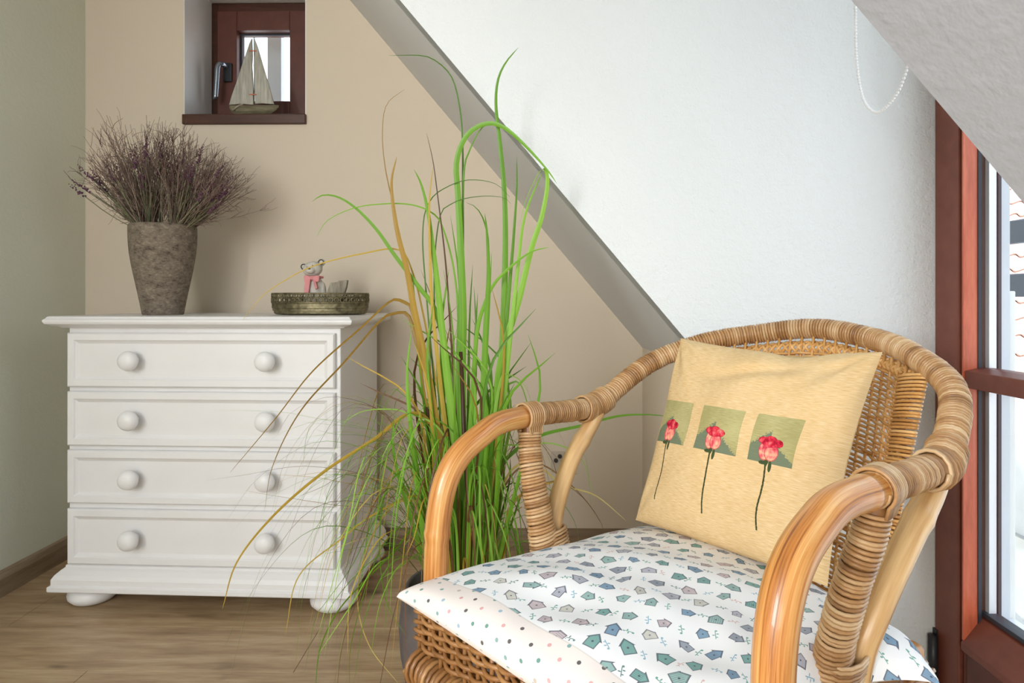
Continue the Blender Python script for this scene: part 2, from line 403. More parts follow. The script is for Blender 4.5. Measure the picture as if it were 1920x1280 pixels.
# sprigs between the houses
gx, gy, jx, jy = cell(x, y, .0345, 0, .5, .27)
gx = gx+(rnd(jx, jy, 21.)-.5)*.2; gy = gy+(rnd(jx, jy, 22.)-.5)*.2
sx_, sy_ = rot(gx, gy, rnd(jx, jy, 23.)*6.28)
sx_ = sx_*.72; sy_ = sy_*.72; stem = (sx_+(sy_*9.).sin()*.02).abs().lt(.011)*sy_.abs().lt(.13)
lf = lambda a, c_, r1_, r2_: (((sx_-a)*(1/r1_))*((sx_-a)*(1/r1_))+((sy_-c_)*(1/r2_))*((sy_-c_)*(1/r2_))).lt(1.)
leaves = E.m('ADD', E.m('ADD', lf(.045, .04, .035, .018), lf(-.045, -.01, .035, .018)), E.m('ADD', lf(.04, -.07, .03, .016), lf(0., .14, .03, .03)), clamp=True)
sc_ = ramp(rnd(jx, jy, 25.), [(0, S(70, 148, 130)), (.35, S(120, 170, 190)), (.55, S(58, 112, 104)), (.75, S(216, 176, 168)), (.88, S(96, 160, 150))], True)
far = d.gt(.05)
c0 = mixc(E.m('MAXIMUM', stem, leaves)*far*.85, c0, sc_)
# dotted lining: uv v below the hem line, or u past the right-hand edge
dt = dots(x, y, rgb(S(232, 223, 217)))  # lining base dimmer and creamier: shade at the hem is put into the colour
isd = E.m('MAXIMUM', y.lt(0.), x.gt(.545))
col = mixc(isd, c0, dt)
seam = E.m('MINIMUM', y.abs(), (x-.545).abs()).lt(.0009)
col = mixc(seam*.35, col, S(180, 172, 164))
setc(b, col); bump(b, noise(vec(x, y, 0), 900, 2), .12, .0003)

m, b = newmat('rose_tapestry', .9, spec=.15); M['rose'] = m
x, y = uvxy()   # metres on the flat cushion: 0.36 x 0.33
fib = noise(vec(x*60., y*900., 0), 1.2, 2); fib2 = noise(vec(x, y, 0), 18, 3)
base = ramp(fib*.8+fib2*.2, [(.3, S(198, 164, 112)), (.5, S(215, 184, 136)), (.7, S(227, 202, 160))])
col = base
for (x0, x1, wsc) in ((.016, .102, 1.02), (.128, .212, 1.12), (.233, .305, 1.14)):
    y0, y1 = .141, .214; cx_ = x0+(x1-x0)*.44; cy_ = y0+.022
    ins = x.gt(x0)*x.lt(x1)*y.gt(y0)*y.lt(y1)
    sq = ramp(fib*.5+fib2*.5, [(.4, S(158, 150, 100)), (.6, S(182, 174, 124))])
    edge = (x-cx_).abs()*-.75+.036+y0+(noise(vec(x*40., y*40., 0), 9, 2)-.5)*.02+(x-cx_).lt(0)*.012
    low = y.lt(edge*1.0)
    sqc = mixc(low, sq, mixc(fib, S(98, 110, 88), S(124, 132, 106)))
    col = mixc(ins, col, sqc)
    # stem
    sxx = cx_+(y*75.).sin()*.0014+(y-.08)*(.02)
    th = .0014+(noise(vec(x, y, 0), 300, 1)-.5)*.0016
    st = (x-sxx).abs().lt(th)*y.gt(.045)*y.lt(cy_-.01)
    col = mixc(st, col, S(62, 66, 40))
    for (ax, ay, rx, ry) in ((-.006, -.022, .006, .0028), (.007, -.026, .0028, .008), (0., -.018, .0035, .009)):
        e_ = ((x-cx_-ax)*(1/rx))*((x-cx_-ax)*(1/rx))+((y-cy_-ay)*(1/ry))*((y-cy_-ay)*(1/ry))
        col = mixc(e_.lt(1.), col, S(66, 78, 48))
    # bloom: two pale cup petals under a ruffled red crown
    nz = (noise(vec(x, y, 0), 210, 2)-.5)*.7; pet = noise(vec(x*1.3, y, 0), 95, 3); k_ = wsc
    def lobe(ax, ay, rx, ry, n_=.4):
        return ((x-cx_-ax*k_)*(1/(rx*k_)))*((x-cx_-ax*k_)*(1/(rx*k_)))+((y-cy_-ay)*(1/ry))*((y-cy_-ay)*(1/ry))+nz*n_
    cupc = ramp(pet+(y-cy_)*9., [(.30, S(238, 178, 140)), (.42, S(236, 144, 128)), (.54, S(222, 96, 102)), (.66, S(196, 50, 74))])
    for (ax, ay, rx, ry) in ((-.0045, -.004, .0088, .0150), (.0050, -.006, .0100, .0125)):
        d_ = lobe(ax, ay, rx, ry, .25); col = mixc(d_.lt(1.), col, cupc); col = mixc(d_.lt(1.)*d_.gt(.80)*.75, col, S(176, 40, 62))
    crc = ramp(pet, [(.36, S(156, 22, 46)), (.46, S(198, 40, 62)), (.56, S(222, 76, 86)), (.66, S(236, 128, 120))])
    for (ax, ay, rx, ry) in ((-.0085, .0105, .0080, .0058), (.0105, .0085, .0085, .0062), (.0010, .0125, .0090, .0062), (.0010, .0060, .0110, .0050)):
        d_ = lobe(ax, ay, rx, ry, .8); col = mixc(d_.lt(1.), col, crc); col = mixc(d_.lt(1.)*d_.gt(.72)*.5, col, S(140, 16, 40))
setc(b, col); bump(b, fib, .35, .0008)

# ------------------------------------------------------------------ the setting
YB, YC, YN = 2.12, 1.31, 0.297      # back wall, far dormer cheek, near end of the dormer opening
XL, XR, XK = -1.483, 0.858, 0.413   # left wall, door wall, low knee wall in the nook
KS = 1.19
def roofx(z): return 0.274-(z-0.845)/KS
def roofz(x): return 0.845-KS*(x-0.274)
ZC = 2.35; YR = -3.0
def struct(o, label=None): o['kind'] = 'structure'; return o
# floor planks
root = thing('floor', None, None, (0, 0, 0), kind='structure'); rng = np.random.default_rng(5)
MB().box((XL-.1, YR, -.03), (XR+.1, YB+.1, -.0012)).build('underlay', M['soil'], root)
plank_meshes = {}
row_h = .192; y = YB-.02-row_h*.35; r_i = 0; first = True
rows = []
yy = YB+.06
while yy > -0.9: rows.append((yy-row_h, yy)); yy -= row_h
for i, (a, c) in enumerate(rows):
    x = XL-.05-((i*.47+.13) % 1.28) ; k = 0
    while x < XR+.05:
        x0 = max(x, XL-.05); x1 = min(x+1.28, XR+.05)
        if x1-x0 > .02:
            o = MB().box((x0+.0004, a+.0004, -.012), (x1-.0004, c-.0004, 0)).build('plank', M['floor'], root, bevel=.0006, seg=1)
        x += 1.28
MB().box((XL-.05, YR, -.012), (XR+.05, rows[-1][0]-.0004, 0)).build('rear_floor', M['floor'], root)

# left wall, with the side window opening behind the camera
t = .12
mb = MB()
for a, c, z0, z1 in ((YR, -1.9, 0, ZC), (-.8, YB, 0, ZC), (-1.9, -.8, 0, .9), (-1.9, -.8, 2.0, ZC)):
    mb.box((XL-t, a, z0), (XL, c, z1))
struct(mb.build('wall_left', M['wall_left']))
# back wall with a window niche
WX0, WX1, WZ0, WZ1 = -1.146, -.727, 1.471, 1.945
mb = MB(); tb = .34
mb.box((XL, YB, 0), (WX0, YB+tb, ZC)); mb.box((WX1, YB, 0), (1.2, YB+tb, ZC))
mb.box((WX0, YB, 0), (WX1, YB+tb, 1.437)); mb.box((WX0, YB, WZ1), (WX1, YB+tb, ZC))
struct(mb.build('wall_back', M['wall_beige']))
mb = MB(); mb.box((WX0, YB+.19, 1.437), (WX1, YB+tb, 1.475)); struct(mb.build('trim_1', M['render']))
# white lining of the niche
mb = MB(); e = .003
mb.box((WX0, YB+.001, WZ0), (WX0+e, YB+.19, WZ1)); mb.box((WX1-e, YB+.001, WZ0), (WX1, YB+.19, WZ1)); mb.box((WX0, YB+.001, WZ1-e), (WX1, YB+.19, WZ1))
struct(mb.build('trim_2', M['white']))
# roof slope between back wall and dormer, and on the near side
def slope(y0, y1, x_lo, x_hi):
    th = .16; n = np.array([KS, 1])/math.hypot(KS, 1)
    a = np.array([x_lo, roofz(x_lo)]); c = np.array([x_hi, roofz(x_hi)])
    return [tuple(a), tuple(c), tuple(c+n*th), tuple(a+n*th)]
xlo = roofx(ZC)
struct(MB().prism(slope(YC, YB, xlo, 1.0), 1, YC+.004, YB).build('ceiling_slope', M['ceiling']))
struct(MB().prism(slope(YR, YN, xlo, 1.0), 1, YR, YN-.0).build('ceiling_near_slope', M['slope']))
struct(MB().box((XL, YR, ZC), (1.1, YB, ZC+.1)).build('ceiling', M['ceiling']))
struct(MB().box((XK, YC+.02, 0), (XK+.05, YB, roofz(XK)+.02)).build('wall_knee', M['wall_beige']))
# near side: knee wall under the slope behind the camera
struct(MB().box((XR, YR, 0), (XR+.1, YN, .25)).build('wall_right', M['ceiling']))
# dormer cheek (facing the camera) following the slope edge; a little flare of texture at its edge
poly = [(XK, 0), (XR+.062, 0), (XR+.062, ZC), (xlo, ZC), (XK, roofz(XK))]
struct(MB().prism(poly, 1, YC, YC+.06).build('wall_dormer', M['wall_white']))
poly = [(roofx(0.16)+.01, 0.19), (XR, 0.19), (XR, ZC), (xlo+.03, ZC)]
struct(MB().prism(poly, 1, YN-.06, YN-.002).build('wall_dormer_near', M['wall_white']))
struct(MB().box((XL-.1, YR-.1, 0), (XR+.2, YR, ZC)).build('wall_rear', M['wall_left']))
# skirting boards
def skirt(mb, p, q, horizontal):
    (x0, y0), (x1, y1) = p, q
    prof = [(0, 0), (.016, 0), (.016, .05), (.010, .066), (0, .070)]
    if horizontal: mb.prism([(y0-a, z) for a, z in prof], 0, x0, x1)
    else: mb.prism([(x0+a, z) for a, z in prof], 1, y0, y1)
    return mb
struct(skirt(MB(), (XL, -.9), (XL, YB), False).build('baseboard_left', M['skirting']))
struct(skirt(MB(), (XL, YB), (XK, YB), True).build('baseboard_back', M['skirting_b']))
# small window
root = thing('window_1', None, None, (0, 0, 0), kind='structure')
YF = YB+.194
def framebox(x0, x1, z0, z1, w, ya, yb, wt=None, wb=None, wr=None):
    mb = MB(); wt = wt or w; wb = wb or w; wr = wr or w
    mb.box((x0, ya, z0), (x0+w, yb, z1)); mb.box((x1-wr, ya, z0), (x1, yb, z1))
    mb.box((x0+w, ya, z1-wt), (x1-wr, yb, z1)); mb.box((x0+w, ya, z0), (x1-wr, yb, z0+wb)); return mb
framebox(WX0-.004, WX1+.0, WZ0, WZ1-.004, .028, YF, YF+.07, .030, .004, .050).build('window_frame', M['sill'], root, bevel=.002)
sx0, sx1, sz0, sz1 = WX0+.026, WX1-.054, WZ0+.006, WZ1-.036
gx0 = (443-975)/F*2.314; gx1 = (543-975)/F*2.314; gz1 = .845+(560-56)*2.314/F; gz0 = .845+(560-189)*2.314/F
mb = MB(); ya, yb = YF-.010, YF+.06
mb.box((sx0, ya, sz0), (gx0, yb, sz1)); mb.box((gx1, ya, sz0), (sx1, yb, sz1))
mb.build('sash_stile', M['mahogany_dark'], root, bevel=.0025)
MB().box((gx0, ya, gz1), (gx1, yb, sz1)).build('sash_rail', M['mahogany_dark'], root, bevel=.0025)
MB().box((gx0, ya, sz0), (gx1, yb, gz0)).build('sash_rail', M['mahogany_dark'], root, bevel=.0025)
framebox(gx0, gx1, gz0, gz1, .006, YF+.022, YF+.03).build('gasket', M['rubber'], root)
MB().box((gx0+.004, YF+.026, gz0+.004), (gx1-.004, YF+.030, gz1-.004)).build('pane', M['glass'], root)
hx = (418-975)/F*2.3
h = MB().box((hx-.016+.012, YF-.020, 1.645), (hx+.016+.012, YF-.010, 1.715)).build('handle', M['bronze'], root, bevel=.004)
P = spline([(hx+.010, YF-.02, 1.697), (hx+.008, YF-.052, 1.697), (hx-.002, YF-.062, 1.685), (hx-.006, YF-.062, 1.64), (hx-.012, YF-.060, 1.566)], 6)
MB().tube(P, [.009]*len(P), 10).build('lever', M['chrome'], h, smooth=True)
struct(MB().box((WX0-.0, YB-.012, 1.437), (WX1+.002, YF, 1.471)).build('window_sill', M['sill'], root, bevel=.003))
# outside surround of the small window: shutter board at left
MB().box((gx0+.03, YF+.20, gz0-.1), (gx0+.085, YF+.23, gz1+.1)).build('shutter_board', M['pvc'], root)
# ------------------------------------------------------------------ balcony door in the right wall
root = thing('door_1', None, None, (0, 0, 0), kind='structure')
def yat(px): return XR*F/(px-975)
yf0, yf1 = YC-.002, yat(1790)            # fixed frame post
MB().box((XR, yf1+.001, 0), (XR+.07, yf0, 2.1)).build('door_frame', M['mahogany'], root, bevel=.003)
ys = yat(1797.); yg = ys                      # sash stile edge (glass opening starts here)
MB().box((XR+.006, ys, 0.0), (XR+.062, yf1-.003, 2.1)).build('sash_stile', M['mahogany_dark'], root, bevel=.003)
yE = YN+.02; ysr = yE+.10
# glazing bead facing the opening; the daylight on it is put into its red
MB().box((XR-.001, ys-.004, .185), (XR+.026, ys, 2.05)).build('glazing_bead', M['mahogany_red'], root)
MB().box((XR+.026, ys-.006, .185), (XR+.033, ys+.002, 2.05)).build('gasket', M['rubber'], root)
MB().box((XR+.044, ys-.010, .24), (XR+.058, ys, 2.05)).build('glass_spacer', M['alu'], root)
MB().box((XR+.060, ys-.012, .235), (XR+.066, ys, 2.05)).build('gasket', M['rubber'], root)
MB().box((XR+.066, ys-.008, .2), (XR+.085, ys+.05, 2.05)).build('outer_stile', M['pvc'], root)
# lower rail and its sloping moulding
MB().box((XR+.006, ysr, 0.02), (XR+.062, ys-.001, .165)).build('lower_rail', M['mahogany_dark'], root, bevel=.003)
MB().prism([(XR-.004, .165), (XR-.004, .180), (XR+.006, .192), (XR+.034, .228), (XR+.062, .232), (XR+.062, .165)], 1, ysr, ys).build('rail_moulding', M['mahogany'], root, bevel=.002)
MB().box((XR+.036, ysr, .232), (XR+.062, ys, .240)).build('gasket', M['rubber'], root)
MB().box((XR+.066, ysr, .16), (XR+.10, ys, .225)).build('outer_rail', M['alu'], root)
# glazing bar
MB().prism([(XR+.002, .674), (XR+.030, .668), (XR+.055, .668), (XR+.055, .712), (XR+.030, .712), (XR+.002, .706)], 1, ysr, ys).build('glazing_bar', M['mahogany'], root, bevel=.0015)
MB().box((XR+.006, yE+.02, 0.02), (XR+.062, ysr, 2.1)).build('sash_stile', M['mahogany_dark'], root, bevel=.003)
MB().box((XR, YN, 0), (XR+.07, yE+.018, 2.1)).build('door_frame', M['mahogany'], root, bevel=.003)
MB().box((XR, YN, 2.1), (XR+.07, YC, ZC)).build('door_head', M['mahogany'], root)
for z0, z1 in ((.236, .668), (.712, 2.06)):
    MB().box((XR+.038, ysr, z0), (XR+.042, ys-.0005, z1)).build('pane', M['glass'], root)
MB().tube([(XR-.010, YC-.012, .055), (XR-.010, YC-.012, .155)], .009, 10).build('hinge', M['bronze'], root, smooth=True)
MB().box((XR-.003, YC-.012, .03), (XR+.004, YC+.0, .165)).build('hinge_plate', M['bronze'], root)
# ------------------------------------------------------------------ outdoors
t_ = thing('balcony_railing', 'slate grey metal balcony rails outside the glass door', 'railing', (1.36, 1.6, 0))
for z in (.850, .998):
    MB().box((0, -1.6, z), (.03, .62, z+.064)).build('rail', M['rail'], t_, bevel=.004)
MB().box((.0, .62, -.05), (.05, .67, 1.1)).build('post', M['rail'], t_, bevel=.004)
MB().box((.0, -1.7, -.05), (.05, -1.65, 1.1)).build('post', M['rail'], t_, bevel=.004)
t_ = thing('shutter_guide', 'pale vertical shutter guide rail just outside the door glass', 'guide rail', (.918, 1.255, 0))
MB().box((0, -.02, 0.05), (.010, .02, 2.1)).build('outer_channel', M['pvc'], t_, bevel=.002)
MB().box((.014, -.022, 0.05), (.028, .02, 2.1)).build('inner_channel', M['pvc'], t_, bevel=.002)
MB().box((.031, -.024, 0.05), (.046, .02, .86)).build('side_cover', M['render'], t_, bevel=.002)
struct(MB().box((XR+.09, -1.2, -.12), (2.4, 4.2, -.05)).build('balcony_floor', M['terrace']))
t_ = thing('parapet_wall', 'white rendered sloping parapet seen low through the door glass', 'wall', (1.9, 2.3, 0))
MB().prism([(-.11, -.05), (.5, -.05), (.5, .40), (.215, .40)], 0, 0, .12).build('wall_body', M['render'], t_)
MB().prism([(-.12, -.05), (.20, .40), (.52, .40), (.52, .44), (.175, .44), (-.18, -.05)], 0, -.03, .15).build('coping', M['alu'], t_)
t_ = thing('neighbouring_house', 'neighbouring house with red clay tiled roof seen through the door glass', 'house', (5.6, 7.0, -.25))
MB().box((-2.4, .12, -3), (2.4, 3, .0)).build('house_wall', M['render'], t_)
ang = math.atan2(2.85, 2.5); Lr = math.hypot(2.85, 2.5); nr, nc = 14, 21
ca, sa = math.cos(ang), math.sin(ang)
MB().prism([(0.05, -.12), (2.5, 2.7), (2.55, 2.4), (.3, -.15)], 0, -2.3, 2.3).build('roof_deck', M['tile'], t_)
tm = None
cw = 4.5/nc; rh = Lr/nr
for i in range(nr):
    for j in range(nc):
        if tm is None:
            g = np.zeros((2, 9, 3)); xs = np.linspace(0, cw*1.04, 9)
            prof = .028*np.cos(xs/cw*2*math.pi)
            for q, (l, dz) in enumerate(((0, .035), (rh*1.1, .0))):
                g[q, :, 0] = xs; g[q, :, 1] = l; g[q, :, 2] = prof+dz
            top = g.reshape(-1, 3); bot = top-np.array([0, 0, .016])
            V = np.vstack([top, bot]); Fc = [(k, k+1, 9+k+1, 9+k) for k in range(8)]+[(18+k, 27+k, 27+k+1, 18+k+1) for k in range(8)]+[(k, 18+k, 18+k+1, k+1) for k in range(8)]
            o = MB().add(V, Fc).build('tile', M['tile'], t_, smooth=False); tm = o.data
        else:
            o = bpy.data.objects.new('tile', tm); COL.objects.link(o); o.parent = t_
        o.location = (-2.25+j*cw, i*rh*ca, i*rh*sa+.03); o.rotation_euler = (ang, 0, 0)
rng = np.random.default_rng(8)
t_ = thing('garden_tree', 'sunlit green garden tree beyond the white parapet', 'tree', (4.95, 6.2, -3.0))
MB().tube([(0, 0, 0), (.05, 0, 1.2), (.0, .05, 2.5)], [.1, .08, .05], 8).build('trunk', M['twig'], t_, smooth=True)
mb = MB()
for k in range(2200):
    v = rng.normal(size=3); v /= np.linalg.norm(v); c = v*rng.uniform(.5, 1)*np.array([1.0, .55, .5])+np.array([0, 0, 2.62])
    d = rng.normal(size=3); d /= np.linalg.norm(d); e = np.cross(d, rng.normal(size=3)); e /= np.linalg.norm(e)
    mb.add([c-d*.05, c+e*.022, c+d*.05, c-e*.022], [(0, 1, 2, 3)])
tag(mb.build('foliage', M['leafout'], t_, fix=False), kind='stuff')

# ------------------------------------------------------------------ rattan armchair
cx, cd, TH = .19523789, .82152471, .84800893
CP = cam2w(cx, cd, 0); CRZ = PHI-TH
chair = thing('rattan_armchair', 'rattan tub armchair with wrapped rail and wicker back beside the door', 'armchair', CP, CRZ)
# fitted half of the rail, as (back, side, height)
HC = np.array([[-.193, .258, 0.0], [-.189, .246, .321], [-.179, .241, .569], [-.099, .245, .645], [0, .258, .655], [.124, .264, .650],
               [.188, .268, .655], [.311, .248, .719], [.387, .180, .759], [.450, .103, .778], [.474, 0, .791]])
def loc(P, sgn=1): P = np.asarray(P, float); return np.column_stack([P[:, 1]*sgn, P[:, 0], P[:, 2]])
half = loc(HC); full = np.vstack([half, (half*[-1, 1, 1])[::-1][1:]])
rail = spline(full, 16); Lr_ = np.concatenate([[0], np.cumsum(np.linalg.norm(np.diff(rail, axis=0), axis=1))])
rail = resample(rail, .006); n = len(rail)
z_arm = np.argmin(np.linalg.norm(rail[:n//2]-half[4], axis=1))
rad = np.full(n, .0178)
for c_, s_ in ((.22, 1), (.5, 1), (.42, 1)): pass
zz = rail[:, 2]
Ls = np.concatenate([[0], np.cumsum(np.linalg.norm(np.diff(rail, axis=0), axis=1))])
for k in (.19, .49, .76, Ls[-1]-.17, Ls[-1]-.515, Ls[-1]-.79):
    rad += .0022*np.exp(-((Ls-k)/.004)**2)-.0008*np.exp(-((Ls-k-.009)/.005)**2)
rad *= 1+.02*np.sin(Ls*23)
rad[z_arm+1:n-z_arm-1] = .0152
rng = np.random.default_rng(2)
MB().tube(rail, rad, 20).build('bamboo_pole', M['pole'], chair, smooth=True)
mid = rail[z_arm-2:n-z_arm+2]
tag(coil(MB(), mid, .0166, .0166, .0024, .0052, rng).build('rail_binding', M['wrap'], chair, smooth=True, fix=False), 'close winding of split cane round the rail')
topc = full  # for shell
for sg in (-1, 1):
    s = 'left' if sg < 0 else 'right'
    def L3(*p): return np.array([(q[1]*sg, q[0], q[2]) for q in p])
    # arm post of two wound canes
    P = spline(L3((.004, .256, .640), (-.002, .249, .60), (-.006, .238, .56), (-.005, .220, .485), (.0, .212, .42), (0, .208, .30)), 10)
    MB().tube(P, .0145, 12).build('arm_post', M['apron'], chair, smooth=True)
    coil(MB(), P[2:-4], [.0185, .020, .022, .026, .030], [.0150, .016, .018], .0025, .0050, rng, up=(1, 0, 0)).build('post_binding', M['wrap'], chair, smooth=True, fix=False)
    # strap loops over the rail where the post meets it
    mb = MB()
    for k in range(7):
        off = (k-3)*.0046
        a = np.linspace(-.25*math.pi, 1.25*math.pi, 22)
        cy = .004+off*.6
        Q = np.column_stack([sg*(.257+.0212*np.cos(a)), cy+off*.5*np.sin(a)*0+np.full(22, off*.4), .655+.0212*np.sin(a)])
        Q = np.vstack([[sg*(.254+.0150), Q[0, 1]*.8, .628], Q, [sg*(.254-.0150), Q[-1, 1]*.8, .628]])
        mb.tube(Q, .0022, 5, tint=rng.uniform(.3, .9))
    mb.build('post_lashing', M['wrap'], chair, smooth=True, fix=False)
    # curved rear brace of the arm
    P = spline(L3((.178, .264, .640), (.150, .261, .612), (.095, .252, .565), (.045, .238, .50), (.030, .228, .45), (.025, .22, .36)), 10)
    r = np.full(len(P), .0150); L_ = np.linspace(0, 1, len(P)); r += .0016*np.exp(-((L_-.28)/.02)**2)
    MB().tube(P, r, 14).build('arm_brace', M['brace'], chair, smooth=True)
    # crossed collar where brace meets rail
    mb = MB(); ip = np.argmin(np.linalg.norm(rail-L3((.175, .268, .653))[0], axis=1))
    lo, hi = max(ip-6, 0), ip+7
    seg_ = rail[lo:hi]
    coil(mb, seg_, .0208, .0225, .0024, .0048, rng)
    mb.build('brace_collar', M['wrap'], chair, smooth=True, fix=False)
    # winding that gathers post and brace at the seat
    P = L3((.012, .224, .478), (.013, .218, .45), (.014, .212, .41))
    coil(MB(), spline(P, 6), [.036, .040], [.020, .022], .0023, .0048, rng, up=(1, 0, 0)).build('seat_binding', M['wrap'], chair, smooth=True, fix=False)
    # rear leg
    P = spline(L3((.30, .20, .36), (.34, .19, .2), (.37, .185, 0)), 6)
    MB().tube(P, .017, 12).build('rear_leg', M['pole'], chair, smooth=True)
# seat frame
ring = spline(np.array([(-.225, -.175, .345), (0, -.185, .345), (.225, -.175, .345), (.25, 0, .352), (.235, .2, .352), (.15, .33, .352), (0, .385, .352), (-.15, .33, .352), (-.235, .2, .352), (-.25, 0, .352)]), 8, closed=True)
MB().tube(ring, .015, 10, closed=True).build('seat_frame', M['pole'], chair, smooth=True)
G = np.array([[(a*.23, -.19+c*(.52-.14*abs(a)), .385) for a in np.linspace(-1, 1, 14)] for c in np.linspace(0, 1, 10)])
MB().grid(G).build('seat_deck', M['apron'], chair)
# woven backrest
hb = full
top_path = spline(full[7:-7], 10)[6:-6]   # between the two rail shoulders
top_path = resample(top_path, n=61)
top_path = top_path-np.array([0, 0, .014]); ctr = np.array([0, .15, 0]);
dirs = top_path-ctr; dirs[:, 2] = 0; dirs /= np.linalg.norm(dirs, axis=1, keepdims=True)
top_path = top_path-dirs*.010
wv = np.linspace(1, -1, 61)
bot_path = np.column_stack([.17*np.sin(wv*1.35), .235+.135*np.cos(wv*1.35), np.full(61, .36)])
def shell(w, h):
    w = np.asarray(w, float); h = np.asarray(h, float)
    idx = (1-w)/2*60
    T = np.column_stack([np.interp(idx, np.arange(61), top_path[:, k]) for k in range(3)])
    B = np.column_stack([np.interp(idx, np.arange(61), bot_path[:, k]) for k in range(3)])
    g = h[:, None]; P = B*(1-g)+T*g
    ed = np.abs(w)[:, None]**4
    gg = (g**1.7)*ed+g*(1-ed); P[:, 1:2] = B[:, 1:2]*(1-gg)+T[:, 1:2]*gg
    P[:, 2] = .36+(T[:, 2]-.36)*h
    return P
def shell_n(w, h, e=.01):
    a = shell(np.clip(w+e, -1, 1), h)-shell(np.clip(w-e, -1, 1), h); c = shell(w, np.clip(h+e, 0, 1))-shell(w, np.clip(h-e, 0, 1))
    nn = np.cross(a, c); return nn/np.linalg.norm(nn, axis=1, keepdims=True)
back = MB(); NS = 22
for k in range(NS+1):
    w = np.full(16, 1-2*k/NS)*.90; back_p = shell(w, np.linspace(0, 1, 16))
    o = MB().tube(back_p, .0024, 6, tint=rng.uniform(.2, .7)).build('_', M['weave'], None, smooth=True, fix=False)
    if k == 0: backobj = o; o.name = 'backrest'; o.parent = chair
    else: o.name = 'stake'; o.parent = backobj
NR = 54
hs = np.concatenate([np.linspace(.02, .93, NR)])
for k, hh in enumerate(hs):
    m_ = NS*4+1; w = np.linspace(.92, -.92, m_)
    hcur = np.full(m_, hh)+rng.normal(0, .0016)
    P = shell(w, hcur); N_ = shell_n(w, hcur)
    ph = np.cos(np.arange(m_)/4*math.pi)*(1 if k % 2 else -1)
    P = P+N_*(ph*.0032)[:, None]+np.array([0, 0, 1])*(np.interp(np.arange(m_), np.arange(0, m_, 6), rng.normal(0, .0005, len(np.arange(0, m_, 6)))))[:, None]
    for dz in ((0,)):
        MB().tube(P+np.array([0, 0, dz]), .0026, 5, tint=np.clip(rng.uniform(.25, .85)+rng.normal(0, .03, m_), 0, 1)).build('weaver', M['weave'], backobj, smooth=True, fix=False)
for sg in (-1, 1):
    P = shell(np.full(30, .90*sg), np.linspace(.02, .99, 30)); Nn = shell_n(np.full(30, .90*sg), np.linspace(.02, .99, 30))
    coil(MB(), P, .030, .0070, .0026, .0056, rng, up=Nn).build('edge_binding', M['weave'], backobj, smooth=True, fix=False)
for j in range(4):
    w = np.linspace(.97, -.97, 181); a = np.arange(181)/9*math.pi+j*math.pi/2
    P = shell(w, .955+.026*np.sin(a)); P = P+shell_n(w, np.full(181, .95))*(.006*np.cos(a*2)-.004)[:, None]
    MB().tube(P, .0030, 6, tint=rng.uniform(.35, .7)).build('braid_strand', M['weave'], backobj, smooth=True, fix=False)
# front apron of dark wicker
def apron_pt(u, z): return np.array([u*.245, -.214-.006*(1-u*u), z])
apr = None
for k in range(19):
    u = -1+2*k/18
    o = MB().tube([apron_pt(u, z) for z in (.345, .37, .40, .438)], .0034, 6, tint=.3).build('stake', M['apron'], None, smooth=True, fix=False)
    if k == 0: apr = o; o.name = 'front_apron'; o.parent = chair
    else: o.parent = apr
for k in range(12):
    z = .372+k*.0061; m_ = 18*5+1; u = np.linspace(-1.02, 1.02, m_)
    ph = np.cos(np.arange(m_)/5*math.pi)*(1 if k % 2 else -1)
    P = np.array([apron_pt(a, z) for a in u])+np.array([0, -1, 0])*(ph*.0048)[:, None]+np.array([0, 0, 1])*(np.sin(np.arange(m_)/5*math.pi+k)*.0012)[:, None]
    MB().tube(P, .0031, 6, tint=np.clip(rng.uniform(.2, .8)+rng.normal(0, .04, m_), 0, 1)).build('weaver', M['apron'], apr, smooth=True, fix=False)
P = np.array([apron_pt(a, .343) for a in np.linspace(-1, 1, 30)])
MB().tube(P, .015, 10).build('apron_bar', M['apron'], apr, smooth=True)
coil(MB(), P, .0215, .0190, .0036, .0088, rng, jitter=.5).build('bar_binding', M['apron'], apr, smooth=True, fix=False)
for sg in (-1, 1):   # short side weave below the seat
    mb = MB()
    for k in range(17):
        z = .300+k*.0062; yv = np.linspace(-.2, .2, 61); ph = np.cos(np.arange(61)/5*math.pi)*(1 if k % 2 else -1)
        P = np.column_stack([sg*(.25+.012*(1-(yv/.2)**2)+ph*.004), yv, np.full(61, z)])
        mb.tube(P, .0031, 5, tint=rng.uniform(.2, .8))
    tag(mb.build('side_apron', M['apron'], chair, smooth=True, fix=False), kind='stuff')

# ------------------------------------------------------------------ seat cushion (printed pillow)
nu, nv = 150, 120
uu = np.linspace(0, 1, nu); 
vv = 1-(1-np.linspace(0, 1, nv))**1.0; vv = np.concatenate([np.linspace(0, .12, 34)[:-1], np.linspace(.12, 1, nv-33)])
U, Vv = np.meshgrid(uu, vv)
FL, FR, BL, BR = np.array([-.254, -.248]), np.array([.275, -.250]), np.array([-.205, .215]), np.array([.290, .085])
U3, V3 = U[..., None], Vv[..., None]
XY = FL*(1-U3)*(1-V3)+FR*U3*(1-V3)+BL*(1-U3)*V3+BR*U3*V3
pin = .012
XY[..., 1] += pin*(4*U*(1-U))**.45*(1-Vv)**6*.95-.0*U
XY[..., 0] += .014*(4*Vv*(1-Vv))**.5*(1-U)**4-.075*(np.clip(4*Vv*(1-Vv), 0, 1))**.7*U**4
XY[..., 1] += .075*(4*U*(1-U))**.7*Vv**3
def puff(a, p): return np.clip(4*a*(1-a), 0, 1)**p
Hh = puff(U, .30)*puff(Vv, .26)
wr = .0035*np.sin(U*21+Vv*9+1.5*np.sin(Vv*12))*np.exp(-((Vv-.25)/.25)**2)+.002*np.sin(U*9-Vv*23)+.004*np.sin(U*5+2)*np.sin(Vv*6+1)
Zed = .442-.014*Vv-.0*U
